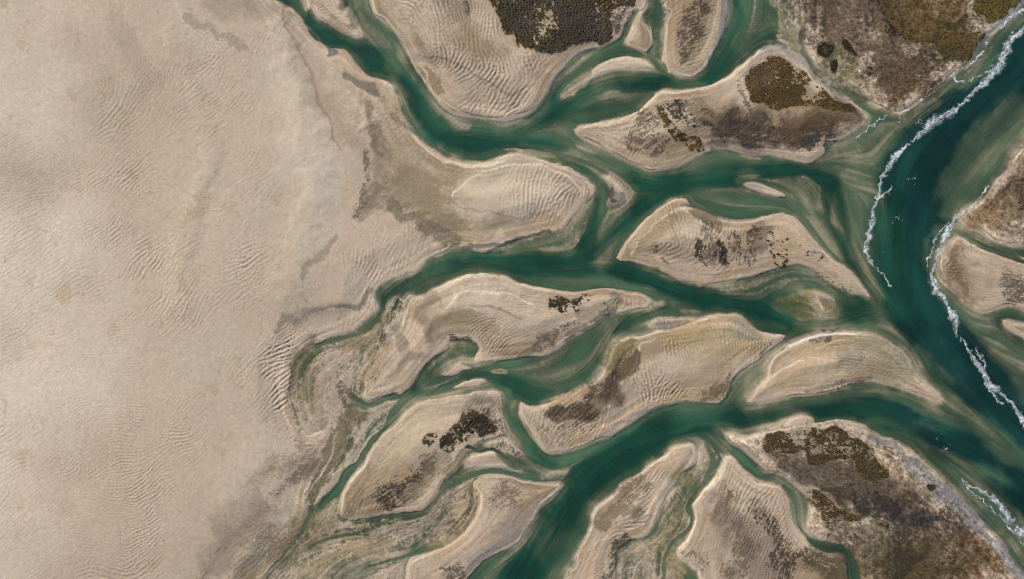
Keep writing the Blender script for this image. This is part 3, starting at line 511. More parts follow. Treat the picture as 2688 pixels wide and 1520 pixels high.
 ('t', "1560,840,20 1600,826,14 1500,880,14", (60,68,64), .5, 6), ('t', "1680,785,40 1640,775,30", (182,158,128), .5, 6), ('t', "1450,765,20 1540,775,16 1590,768,14", (188,162,130), .6, 5), ('s', "1190,890,20 1220,892,20", (86,80,60), .8, 4), ('t', "960,1000,20 990,940,20 1020,900,20", (182,158,122), .5, 5),
 # rippled bar
 ('t', "1470,1080,60 1540,1060,90 1600,1020,60 1640,970,40 1668,930,20", (98,82,62), .85, 8), ('s', "1460,1100,60 1540,1070,90 1620,1000,50", (62,52,40), .7, 10), ('t', "1600,960,40 1625,920,44 1650,900,30", (126,114,70), .75, 6), ('s', "1620,960,30 1640,920,30", (60,60,44), .5, 8),
 ('s', "1420,1100,50 1450,1150,60 1520,1140,40", (112,98,78), .6, 10), ('t', "1480,1060,16 1540,1025,18 1440,1066,14", (196,166,132), .7, 5), ('t', "1510,1160,30 1600,1120,30 1680,1070,26 1760,1045,20 1860,1020,16", (188,160,126), .55, 6), ('t', "1560,1152,14 1640,1110,16 1700,1072,12", (136,130,128), .6, 5),
 ('t', "1810,880,90 1880,900,100 1930,900,60 1980,890,40", (168,146,102), .6, 12), ('t', "1620,1060,60 1700,1020,50 1820,990,60 1900,980,40", (184,164,142), .5, 12), ('s', "1830,1040,30 1890,1030,36 1920,1000,24", (98,84,66), .7, 8), ('t', "1750,875,24 1850,848,24 1910,838,20", (176,148,112), .6, 6), ('t', "1930,850,40 1980,880,30", (150,144,126), .5, 8), ('s', "2020,905,10 1990,935,12", (84,72,66), .7, 3), ('s', "1720,850,30 1780,845,24", (120,116,116), .7, 6),
 # golden fan
 ('t', "2050,990,60 2120,980,80 2200,970,50", (190,166,130), .55, 10), ('t', "2100,930,50 2180,900,40 2280,890,30", (180,152,114), .5, 8), ('t', "2240,985,24 2280,988,20", (172,142,106), .6, 5), ('s', "2130,890,16 2180,878,20 2160,890,20", (88,78,76), .8, 6), ('s', "2190,1010,20 2240,1000,22 2280,990,16", (84,82,80), .7, 6), ('s', "2120,1030,20 2200,1025,20", (92,92,72), .5, 6),
 ('t', "2003,1015,6 2020,990,6 2060,965,6 2110,945,5", (226,200,160), .8, 2), ('t', "2110,920,5 2180,900,6 2260,885,5 2300,895,4", (216,184,140), .8, 2), ('t', "2120,938,5 2180,942,5 2205,950,4", (216,184,140), .8, 2), ('t', "2070,910,6 2120,888,6 2160,879,6 2240,874,6", (222,214,200), .8, 2),
 ('t', "2420,1020,24 2455,1046,10", (188,162,134), .6, 4), ('t', "2250,900,50 2310,915,70 2350,960,70 2300,970,50", (136,130,104), .75, 12), ('t', "2320,950,60 2380,990,40", (150,138,110), .6, 8), ('t', "2200,950,40 2260,940,40", (140,134,112), .6, 10),
 # lower sandbars
 ('t', "1250,1290,60 1200,1390,60 1140,1450,40", (188,160,122), .6, 10), ('t', "1330,1400,40 1390,1350,30 1430,1300,16", (150,138,128), .55, 6), ('t', "1240,1480,24 1300,1430,24 1370,1400,16", (134,130,126), .6, 5), ('s', "1310,1300,60 1350,1305,50", (110,92,72), .75, 8), ('s', "1190,1510,60 1220,1500,30", (72,64,56), .8, 8),
 ('t', "1090,1080,70 1130,1060,50 1200,1060,50", (178,162,132), .5, 8), ('t', "1050,1160,90 1100,1120,80", (200,180,146), .5, 10), ('t', "1270,1080,70 1300,1060,50 1260,1050,50", (112,108,90), .75, 10), ('s', "1260,1110,60 1310,1120,50", (66,52,40), .85, 8),
 ('s', "1120,1220,50 1060,1280,70 1000,1305,50", (66,56,46), .9, 10), ('t', "1130,1230,60 1160,1220,50 1080,1290,50", (138,124,96), .55, 8), ('t', "990,1348,14 1060,1336,16 1120,1326,14 1140,1300,10 1170,1250,8", (196,170,140), .7, 3), ('s', "930,1320,70 990,1340,30", (124,108,90), .5, 12), ('s', "1300,1170,40 1340,1175,30 1360,1190,20", (68,62,48), .8, 6), ('t', "1180,1240,30 1230,1200,30 1260,1170,20", (140,126,100), .7, 6),
 ('t', "1780,1190,30 1740,1215,30 1700,1250,20", (190,164,132), .5, 6), ('s', "1660,1255,40 1625,1310,44 1690,1290,30", (96,80,56), .65, 10), ('t', "1580,1370,50 1620,1345,50 1670,1340,40", (120,104,80), .75, 6), ('t', "1720,1310,16 1760,1260,16 1800,1215,14", (150,144,138), .6, 5), ('s', "1670,1424,24 1625,1432,26 1600,1480,26 1596,1560,26", (60,66,60), .85, 8), ('s', "1640,1480,70 1640,1560,80", (98,92,70), .6, 12), ('t', "1540,1450,40 1550,1520,50", (184,156,124), .5, 10),
 ('t', "1780,1240,40 1800,1300,40 1740,1440,60 1790,1500,40", (150,134,92), .7, 10), ('s', "1850,1240,30 1800,1330,30 1760,1430,20", (64,72,56), .55, 8),
 ('s', "1900,1290,50 1900,1350,50 1950,1420,60 1930,1480,80", (70,58,50), .75, 12), ('t', "1910,1330,90 1960,1420,110 2000,1500,120", (122,104,88), .65, 16), ('t', "1870,1290,30 1860,1340,30 1850,1400,40 1840,1450,30", (178,156,134), .5, 10), ('s', "1990,1330,40 2030,1400,60 2060,1480,90", (56,44,36), .85, 12), ('t', "1990,1300,50 2040,1340,40 2060,1380,30", (172,154,134), .5, 8), ('s', "2100,1450,40 2160,1470,40 2180,1510,50", (74,54,34), .9, 8), ('s', "2180,1490,30 2200,1500,30", (30,28,24), .9, 6), ('s', "1850,1480,50 1800,1460,20", (54,50,42), .6, 8),
 # lower right marsh
 ('t', "2060,1200,60 2160,1240,90 2280,1290,120 2380,1360,160 2460,1440,200 2400,1500,200", (100,84,64), .9, 24), ('t', "2200,1480,120 2320,1460,160 2450,1500,160 2560,1480,120", (96,80,48), .85, 20), ('t', "2100,1240,70 2180,1260,50", (148,134,118), .7, 12), ('s', "2180,1260,60 2250,1280,60 2300,1320,60", (170,150,126), .55, 12),
 ('t', "2060,1235,50 2150,1260,90 2250,1290,110 2330,1290,110 2400,1330,100", (104,90,74), .6, 20), ('s', "2100,1230,60 2200,1260,90 2300,1280,90 2380,1310,80", (72,60,44), .6, 12), ('t', "2280,1400,120 2200,1480,100", (100,86,66), .5, 20), ('t', "2270,1330,50 2340,1345,60 2420,1360,50 2470,1365,30", (52,52,52), .85, 10), ('t', "2190,1400,60 2260,1390,50 2330,1420,50", (126,114,92), .6, 14), ('s', "2120,1310,24 2160,1320,30 2180,1370,30 2165,1400,14", (60,44,24), .95, 6), ('s', "2340,1400,60 2370,1440,50 2340,1500,60 2420,1440,40", (54,46,36), .85, 12), ('s', "2490,1340,40 2520,1390,50 2540,1440,40", (50,42,34), .85, 12), ('t', "2560,1430,80 2600,1480,60 2580,1530,80", (122,90,54), .6, 14),
 ('t', "2300,1150,24 2380,1200,30 2440,1260,34 2500,1320,36 2560,1370,36 2620,1430,30 2670,1500,30 2720,1580,40", (142,136,132), .85, 8), ('s', "2290,1140,20 2350,1170,20 2400,1210,16", (128,124,92), .6, 6), ('t', "2000,1215,24 2040,1230,20 1970,1180,20", (180,160,134), .8, 5), ('t', "2370,1270,50 2330,1220,30", (130,108,84), .6, 12), ('s', "2200,1290,80 2260,1310,60 2160,1290,30", (66,54,40), .75, 12),
 # right edge banks
 ('t', "2660,520,110 2700,460,120 2760,560,160", (104,84,60), .7, 14), ('s', "2640,500,30 2660,470,30 2690,540,60", (40,34,30), .85, 8), ('t', "2580,560,60 2620,580,50", (146,122,86), .7, 12), ('t', "2640,620,40 2700,630,40", (150,130,112), .6, 8), ('s', "2640,740,40 2690,760,80 2660,780,40", (72,60,50), .8, 10), ('t', "2500,660,50 2505,710,70 2520,770,60", (128,104,76), .85, 12), ('t', "2530,565,40 2570,570,60 2620,540,60", (138,112,80), .8, 12), ('t', "2600,720,80 2680,700,60", (168,146,124), .5, 12),
]
VG = []       # vegetation patches: label, outline, (colour a, colour b), threshold, clump size
def V(*a): VG.append(a)
V('dark grey brown marsh with olive fringe across the top centre', "1270,-300 1282,-30 1293,22 1313,47 1315,77 1332,88 1354,96 1357,121 1392,132 1434,147 1475,141 1492,130 1512,114 1535,106 1557,108 1585,116 1603,104 1600,55 1615,27 1645,16 1665,-10 1640,-300", (84,74,64), (88,76,36), -1.2, 1.0, .55)
V('olive and rust marsh crown of the large triangular island', "1962,193 1993,169 2034,146 2076,162 2128,207 2179,255 2240,276 2255,292 2200,296 2145,284 2076,278 2024,290 1979,272 1959,241", (94,72,38), (88,72,32), -1.6, 1.0, .6)
V('narrow olive scrub ribbon on the left half of the triangular island', "1726,275 1740,285 1755,310 1790,345 1830,368 1850,385 1840,396 1800,388 1775,370 1750,340 1732,312", (96,80,30), (84,66,34), -.6, 1.0, .7)
V('golden brown grass along the top of the upper right marsh', "2335,-300 2340,10 2380,60 2440,90 2500,90 2560,80 2584,92 2560,120 2540,158 2500,170 2470,150 2440,120 2400,110 2340,70 2310,-20 2310,-300", (108,84,44), (84,76,34), -1.0, 1.0, .45)
V('bright olive grass tuft field in the top right corner', "2560,-300 2552,0 2556,30 2576,52 2600,62 2625,50 2652,25 2685,-5 2720,-300", (106,94,38), (116,98,46), -1.3, 1.0, .4)
V('dark olive marsh at the tip of the lower right island', "1999,1175 2010,1147 2057,1130 2125,1120 2194,1122 2235,1142 2285,1164 2312,1208 2330,1246 2290,1262 2249,1247 2222,1205 2170,1212 2125,1220 2110,1185 2060,1190 2015,1196", (78,64,34), (80,68,30), -.8, 1.0, .9)
V('rusty olive scrub beside the winding creek on the lower right island', "2112,1290 2140,1290 2175,1310 2200,1335 2260,1345 2240,1360 2205,1365 2185,1395 2165,1410 2160,1380 2150,1340 2120,1312", (74,54,26), (88,70,32), -.4, 1.0, .8)
V('ring shaped black green scrub on the right end of the central island', "1448,785 1475,778 1500,785 1520,776 1548,776 1562,792 1590,796 1596,806 1580,812 1552,812 1540,795 1524,800 1522,826 1505,818 1480,822 1452,824 1446,806", (52,46,28), (64,56,34), -.1, .8, 1.2)
V('large olive scrub mound on the sandbar left of lower centre', "1156,1178 1158,1145 1180,1122 1208,1100 1215,1082 1240,1076 1272,1090 1297,1110 1306,1126 1285,1138 1240,1150 1215,1168 1180,1186 1162,1186", (78,68,36), (60,48,34), -.2, .9, 1.0)
V('small oval olive scrub patch left of the larger scrub mound', "1112,1166 1114,1146 1126,1134 1144,1130 1148,1140 1138,1160 1126,1171", (66,56,32), (84,74,44), -.1, .9, 1.0)
V('black dotted bushes near the right point of the dotted island', "2015,600 2050,595 2080,605 2104,625 2095,645 2110,640 2140,655 2165,680 2150,684 2110,672 2090,655 2070,672 2050,700 2040,694 2025,670 2010,640", (56,46,26), (66,54,32), .3, .7, 1.1)
V('lone dark round bush on the grey gravel beach', "2431,1274 2440,1269 2452,1272 2454,1281 2446,1289 2436,1286", (48,44,24), (56,50,26), -3, .9, 1.0)
V('dark oval shrub thicket beside the green creek', "2142,120 2155,108 2172,112 2190,118 2188,136 2176,148 2158,150 2144,140", (40,37,27), (52,46,34), -1.5, .9, .8)
V('dark shrub thicket shaped like a leaning bean', "2208,108 2220,106 2232,120 2240,136 2248,146 2240,150 2228,142 2216,136 2208,122", (40,36,26), (52,46,32), -1.5, .9, .8)
V('small upright dark shrub thicket on the creek flat', "2178,158 2190,156 2197,170 2195,186 2186,194 2178,184 2175,168", (44,40,24), (56,48,30), -1.5, .9, .8)
V('small dark bush ringed by white sand', "2274,180 2284,176 2291,184 2288,198 2278,202 2271,192", (56,50,30), (72,62,34), -1.5, .9, .8)
V('brown marsh scrub on the right edge bank', "2655,500 2668,465 2695,430 2760,400 3080,380 3080,640 2760,600 2690,575 2664,550", (94,72,48), (104,80,48), .5, .8, .5)
streaky = nrm(lic([fbm(10, 4.0, .1, 51)], rx, ry, 4, 1.0)[0])
speck = nrm(.6 * streaky + .75 * n_fin2 + .4 * n_mid2 + .35 * R3)
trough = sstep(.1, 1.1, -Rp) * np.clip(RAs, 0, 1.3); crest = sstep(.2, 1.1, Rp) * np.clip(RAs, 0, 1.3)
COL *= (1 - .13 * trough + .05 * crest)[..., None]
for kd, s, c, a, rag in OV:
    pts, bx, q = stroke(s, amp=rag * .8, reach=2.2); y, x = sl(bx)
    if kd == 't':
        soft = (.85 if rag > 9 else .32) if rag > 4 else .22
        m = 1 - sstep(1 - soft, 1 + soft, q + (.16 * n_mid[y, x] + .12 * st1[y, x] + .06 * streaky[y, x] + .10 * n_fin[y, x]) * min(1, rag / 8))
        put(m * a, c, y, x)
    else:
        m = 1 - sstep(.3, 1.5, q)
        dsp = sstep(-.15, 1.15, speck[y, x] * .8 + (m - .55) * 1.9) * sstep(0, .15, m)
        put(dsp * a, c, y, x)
        Z[y, x] += .05 * dsp * land[y, x]
VM = []
for lab, s, ca, cb, thr, sz, den in VG:
    ext_ = np.ptp(np.array([q[1] for q in P(s)])); pts, bx, d = poly(s, m=30, amp=min(4.0, ext_ / 22), step=7 if ext_ > 60 else 3); y, x = sl(bx)
    lacy = nrm(n_mid2)[y, x] * .6 + speck[y, x] * .5 + .5 * n_fin[y, x]
    mm = np.minimum(lacy - thr, (d + 1.5 * n_fin[y, x]) * .22); m = sstep(-.12, .45, mm) * sstep(-2, 2, d)
    soft = sstep(-1.1, .5, mm + .2 * streaky[y, x]) * (Z[y, x] > -.05)
    put(soft * .5, (122, 106, 78), y, x)
    m *= (Z[y, x] > -.05)
    gm = sstep(-.5, .9, n_mid[y, x] + .4 * n_fin[y, x])
    put(m * .93, ca, y, x); put(m * .8 * gm, cb, y, x)
    if thr < -.5: put(m * .35 * sstep(.3, 1.4, n_mid2[y, x] + .3*streaky[y, x]), (46, 40, 34), y, x)
    Z[y, x] += m * (.10 + .05 * n_fin2[y, x])
    VM.append((bx, m))
# grain
COL *= np.clip(1 + .035 * n_fin2 + .03 * n_fin, .6, 1.5)[..., None]
marsh = np.isin(ID, [k + 2 for k, q in enumerate(ISL) if q[0] == 'marsh_bank'])
inner = blur((marsh & (S > 4)).astype(f32), 8)
COL *= np.clip(1 + inner * (.10 * streaky + .15 * n_fin + .13 * n_fin2 + .10 * n_mid2), .35, 1.8)[..., None]
vn = nrm(lic([fbm(34, 6, .8, 71)], fx_, fy_, 24, 1.3)[0]) + .25 * n_fin
vein = np.exp(-(vn / .10) ** 2) * sstep(0, 6, S) * (1 - sstep(30, 60, S)) * sstep(-.2, 1.0, n_mid2 + .5 * n_big2)
put(.5 * vein, (92, 84, 74))
vein2 = np.exp(-((vn - 1.2) / .10) ** 2) * sstep(0, 4, S) * (1 - sstep(30, 60, S)) * sstep(-.4, .8, -n_mid2)
put(.5 * vein2, (222, 206, 180)); Z += .05 * vein2 - .05 * vein
put(wet * sstep(.4, 1.4, np.abs(br0)) * .25, (122, 112, 84)); put(wet * np.exp(-(vn / .10) ** 2) * .4, (84, 86, 72))
near = sstep(-20, -2, S) * (1 - sstep(25, 75, S)); COL *= np.clip(1 + near * (.045 * st2 + .075 * st1), .7, 1.3)[..., None]
print('colour', round(time.time() - t_, 1)); t_ = time.time()

# ------------------------------------------------------------------ meshes
def keep_idx(g, lo, hi):             # dense inside the surveyed frame, thinner beyond it
    out = []
    for i, v in enumerate(g):
        dd = max(lo - v, v - hi, 0)
        if dd == 0 or (dd < 60 and i % 2 == 0) or i % 4 == 0: out.append(i)
    if out[-1] != len(g) - 1: out.append(len(g) - 1)
    return np.array(out)
kx, ky = keep_idx(gx, -40, W + 40), keep_idx(gy, -30, H_ + 30)
Zs = Z[np.ix_(ky, kx)]; Cs = COL[np.ix_(ky, kx)]; Is = ID[np.ix_(ky, kx)]; mx_, my_ = gx[kx], gy[ky]
# country beyond the survey: rings stretching to the horizon
ext = np.array([20, 60, 150, 400, 1000, 3000, 9000, 27000, 80000], float)
Zb, Cb = blur(Z, 60), np.stack([blur(COL[..., i], 60) for i in range(3)], -1)
Zbs, Cbs = Zb[np.ix_(ky, kx)], Cb[np.ix_(ky, kx)]
ne = len(ext)
def padded(a, ab):
    pw = [(ne, ne), (ne, ne)] + [(0, 0)] * (a.ndim - 2)
    p = np.pad(ab, pw, mode='edge'); p[ne:-ne, ne:-ne] = a; return p
Zp, Cp = padded(Zs, Zbs), padded(Cs, Cbs); Ip = np.zeros(Zp.shape, np.int16); Ip[ne:-ne, ne:-ne] = Is
Ip[:, :ne] = 1
Xp = np.concatenate([mx_[0] - ext[::-1], mx_, mx_[-1] + ext]); Yp = np.concatenate([my_[0] - ext[::-1], my_, my_[-1] + ext])
for k in range(ne):                  # far away: sand to the west, sea to the east
    e = min(1, (k + 1) / 5)
    Zp[:, ne-1-k] = Zp[:, ne-1-k] * (1 - e) + .6 * e; Zp[:, -ne+k] = Zp[:, -ne+k] * (1 - e) - 3 * e
for k in range(ne):                  # and the banks north and south run out into open sand
    e = min(1, (k + .5) / 4); cs = slice(0, int(Zp.shape[1] * .74))
    for row in (ne-1-k, -ne+k):
        Zp[row, cs] = Zp[row, cs] * (1 - e) + .6 * e; Cp[row, cs] = Cp[row, cs] * (1 - e) + lin((184, 167, 145)) * e
VX = ((Xp - W/2) * M_PER).astype(f32); VY = ((H_/2 - Yp) * M_PER).astype(f32)
ny, nx = Zp.shape
def color_attr(me, name, rgb, a=None):
    at = me.color_attributes.new(name, 'FLOAT_COLOR', 'POINT')
    v = np.ones((len(rgb), 4), f32); v[:, :3] = rgb
    if a is not None: v[:, 3] = a
    at.data.foreach_set('color', v.ravel())
def make_mesh(name, co, quads, mat, sides=4):
    me = bpy.data.meshes.new(name); n = len(co); q = len(quads)
    me.vertices.add(n); me.vertices.foreach_set('co', co.astype(f32).ravel())
    me.loops.add(q * sides); me.loops.foreach_set('vertex_index', quads.astype(np.int32).ravel())
    me.polygons.add(q); me.polygons.foreach_set('loop_start', np.arange(0, q * sides, sides, dtype=np.int32))
    me.polygons.foreach_set('loop_total', np.full(q, sides, np.int32))
    me.polygons.foreach_set('use_smooth', np.ones(q, bool))
    me.materials.append(mat); me.update(calc_edges=True)
    o = bpy.data.objects.new(name, me); C.collection.objects.link(o); return o
def tag(o, label=None, cat=None, kind=None, group=None):
    for k, v in (('label', label), ('category', cat), ('kind', kind), ('group', group)):
        if v: o[k] = v
# materials
def mat(name):
    m = bpy.data.materials.new(name); m.use_nodes = True; return m, m.node_tree, m.node_tree.nodes['Principled BSDF']
def noise(t, scale, detail, coord, rough=.6):
    n = t.nodes.new('ShaderNodeTexNoise'); n.inputs['Scale'].default_value = scale; n.inputs['Detail'].default_value = detail
    n.inputs['Roughness'].default_value = rough; t.links.new(coord.outputs['Object'], n.inputs['Vector']); return n
def mathn(t, op, a, b):
    n = t.nodes.new('ShaderNodeMath'); n.operation = op
    for i, v in enumerate((a, b)):
        if isinstance(v, (int, float)): n.inputs[i].default_value = v
        else: t.links.new(v, n.inputs[i])
    return n.outputs[0]
def ground_mat():
    m, t, p = mat('sand_and_mud'); tc = t.nodes.new('ShaderNodeTexCoord')
    at = t.nodes.new('ShaderNodeVertexColor'); at.layer_name = 'Col'
    n1 = noise(t, 1.3, 5, tc, .7); n2 = noise(t, 4.5, 3, tc)
    v = mathn(t, 'ADD', mathn(t, 'MULTIPLY', n1.outputs[0], .40), mathn(t, 'MULTIPLY', n2.outputs[0], .28))
    v = mathn(t, 'ADD', v, .66)
    sc = t.nodes.new('ShaderNodeVectorMath'); sc.operation = 'SCALE'
    t.links.new(at.outputs[0], sc.inputs[0]); t.links.new(v, sc.inputs['Scale'])
    t.links.new(sc.outputs[0], p.inputs['Base Color'])
    p.inputs['Roughness'].default_value = .88; p.inputs['Specular IOR Level'].default_value = .25
    b = t.nodes.new('ShaderNodeBump'); b.inputs['Strength'].default_value = .5; b.inputs['Distance'].default_value = .12
    t.links.new(n1.outputs[0], b.inputs['Height']); t.links.new(b.outputs[0], p.inputs['Normal'])
    return m
GM = ground_mat()
co_all = np.empty((ny, nx, 3), f32); co_all[..., 0] = VX[None]; co_all[..., 1] = VY[:, None]; co_all[..., 2] = Zp
co_all = co_all.reshape(-1, 3); cf = (Cp * ALB).reshape(-1, 3)
ii, jj = np.meshgrid(np.arange(ny - 1), np.arange(nx - 1), indexing='ij'); v0 = (ii * nx + jj)
quads = np.stack([v0, v0 + nx, v0 + nx + 1, v0 + 1], -1).reshape(-1, 4); fid = Ip[:-1, :-1].ravel()
names = {0: 'channel_bed', 1: 'sand_flat'}
for k in range(len(ISL) + 2):
    q = quads[fid == k]
    if not len(q): continue
    u = np.zeros(len(co_all), bool); u[q.ravel()] = True; ids = np.nonzero(u)[0]
    rem = np.zeros(len(co_all), np.int32); rem[ids] = np.arange(len(ids))
    nm = names.get(k) or ISL[k - 2][0]
    c = co_all[ids].copy()
    o = None
    if k >= 2:
        org = np.array([c[:, 0].mean(), c[:, 1].mean(), 0], f32); c -= org
    o = make_mesh(nm, c, rem[q], GM)
    if k >= 2: o.location = org.tolist()
    color_attr(o.data, 'Col', cf[ids])
    if k == 0: tag(o, 'sandy bed seen through the green channels', None, 'structure')
    elif k == 1: tag(o, 'wide rippled pale sand flat on the left', None, 'structure')
    else: tag(o, ISL[k - 2][4], 'sandbar' if nm == 'sandbar' else 'marsh island', None, None)
print('ground', round(time.time() - t_, 1)); t_ = time.time()

# ------------------------------------------------------------------ water
def water_mat():
    m = bpy.data.materials.new('sea_water'); m.use_nodes = True; t = m.node_tree; p = t.nodes['Principled BSDF']; out = t.nodes['Material Output']
    at = t.nodes.new('ShaderNodeVertexColor'); at.layer_name = 'Col'
    tc = t.nodes.new('ShaderNodeTexCoord'); n1 = noise(t, .9, 5, tc, .7); n2 = noise(t, .06, 4, tc)
    v = mathn(t, 'ADD', mathn(t, 'MULTIPLY', n1.outputs[0], .8), mathn(t, 'MULTIPLY', n2.outputs[0], .4)); v = mathn(t, 'ADD', v, .40)
    sc = t.nodes.new('ShaderNodeVectorMath'); sc.operation = 'SCALE'; t.links.new(at.outputs[0], sc.inputs[0]); t.links.new(v, sc.inputs['Scale'])
    t.links.new(sc.outputs[0], p.inputs['Base Color']); p.inputs['Roughness'].default_value = .25; p.inputs['IOR'].default_value = 1.33
    b = t.nodes.new('ShaderNodeBump'); b.inputs['Strength'].default_value = .35; b.inputs['Distance'].default_value = .15
    t.links.new(n1.outputs[0], b.inputs['Height']); t.links.new(b.outputs[0], p.inputs['Normal'])
    tr = t.nodes.new('ShaderNodeBsdfTransparent'); mx = t.nodes.new('ShaderNodeMixShader')
    ao = t.nodes.new('ShaderNodeAttribute'); ao.attribute_name = 'opac'; t.links.new(ao.outputs['Fac'], mx.inputs[0]); t.links.new(tr.outputs[0], mx.inputs[1]); t.links.new(p.outputs[0], mx.inputs[2])
    gl = t.nodes.new('ShaderNodeBsdfGlossy'); gl.inputs['Roughness'].default_value = .12; t.links.new(b.outputs[0], gl.inputs['Normal'])
    fr = t.nodes.new('ShaderNodeFresnel'); fr.inputs['IOR'].default_value = 1.33
    m2 = t.nodes.new('ShaderNodeMixShader'); ge = t.nodes.new('ShaderNodeNewGeometry'); t.links.new(mathn(t, 'MULTIPLY', fr.outputs[0], mathn(t, 'SUBTRACT', 1.0, ge.outputs['Backfacing'])), m2.inputs[0]); t.links.new(mx.outputs[0], m2.inputs[1]); t.links.new(gl.outputs[0], m2.inputs[2])
    t.links.new(m2.outputs[0], out.inputs['Surface']); return m
WM = water_mat()
def mk(n, st): 
    k = np.arange(0, n, st)
    return np.append(k, n - 1) if k[-1] != n - 1 else k
wi, wj = mk(ny, 2), mk(nx, 2)
Zw = Zp[np.ix_(wi, wj)]
def padn(a):
    p = np.zeros((ny, nx), f32); p[ne:-ne, ne:-ne] = a[np.ix_(ky, kx)]; return p[np.ix_(wi, wj)]
wpl = padn(wplf)
ws1, ws2, wb, wm2 = padn(st1), padn(st2), padn(n_big2), padn(n_mid2)
GXw, GYw = np.meshgrid(Xp[wj], Yp[wi])
dep = np.clip(-Zw, 0, 9)
opac = 1 - np.exp(-dep / (.80 * np.clip(1 + .22 * ws1 + .06 * ws2, .5, 1.8)))
opac = np.clip(opac * .97 + .02, 0, .97)
t1 = sstep(.4, 3.0, dep + .5 * ws1 + .2 * ws2); sea = sstep(2150, 2450, GXw + 60 * wb)
g = lin((78, 106, 78))[None, None]; tealr = lin((32, 83, 62))[None, None]; teals = lin((21, 64, 58))[None, None]
cw = g * (1 - t1[..., None]) + (tealr * (1 - sea[..., None]) + teals * sea[..., None]) * t1[..., None]
cw = cw * np.clip(1 + .42 * sstep(.1, 1.3, wpl) - .24 * sstep(.1, 1.3, -wpl) + .07 * ws2 + .08 * wm2, .6, 1.6)[..., None]
wy, wx_ = len(wi), len(wj)
cow = np.stack([np.broadcast_to(VX[wj][None], (wy, wx_)), np.broadcast_to(VY[wi][:, None], (wy, wx_)), np.zeros((wy, wx_), f32)], -1).reshape(-1, 3)
ii, jj = np.meshgrid(np.arange(wy - 1), np.arange(wx_ - 1), indexing='ij'); v0 = ii * wx_ + jj
qw = np.stack([v0, v0 + wx_, v0 + wx_ + 1, v0 + 1], -1)
mn = np.minimum(np.minimum(Zw[:-1, :-1], Zw[1:, :-1]), np.minimum(Zw[:-1, 1:], Zw[1:, 1:]))
qw = qw[mn < .08].reshape(-1, 4)
u = np.zeros(len(cow), bool); u[qw.ravel()] = True; ids = np.nonzero(u)[0]; rem = np.zeros(len(cow), np.int32); rem[ids] = np.arange(len(ids))
o = make_mesh('water', cow[ids], rem[qw], WM); color_attr(o.data, 'Col', (cw * ALB).reshape(-1, 3)[ids], opac.reshape(-1)[ids])
fa = o.data.attributes.new('opac', 'FLOAT', 'POINT'); fa.data.foreach_set('value', opac.reshape(-1)[ids].astype(f32))
tag(o, 'green tidal water in the channels and the sea inlet', None, 'structure')
print('water', round(time.time() - t_, 1)); t_ = time.time()

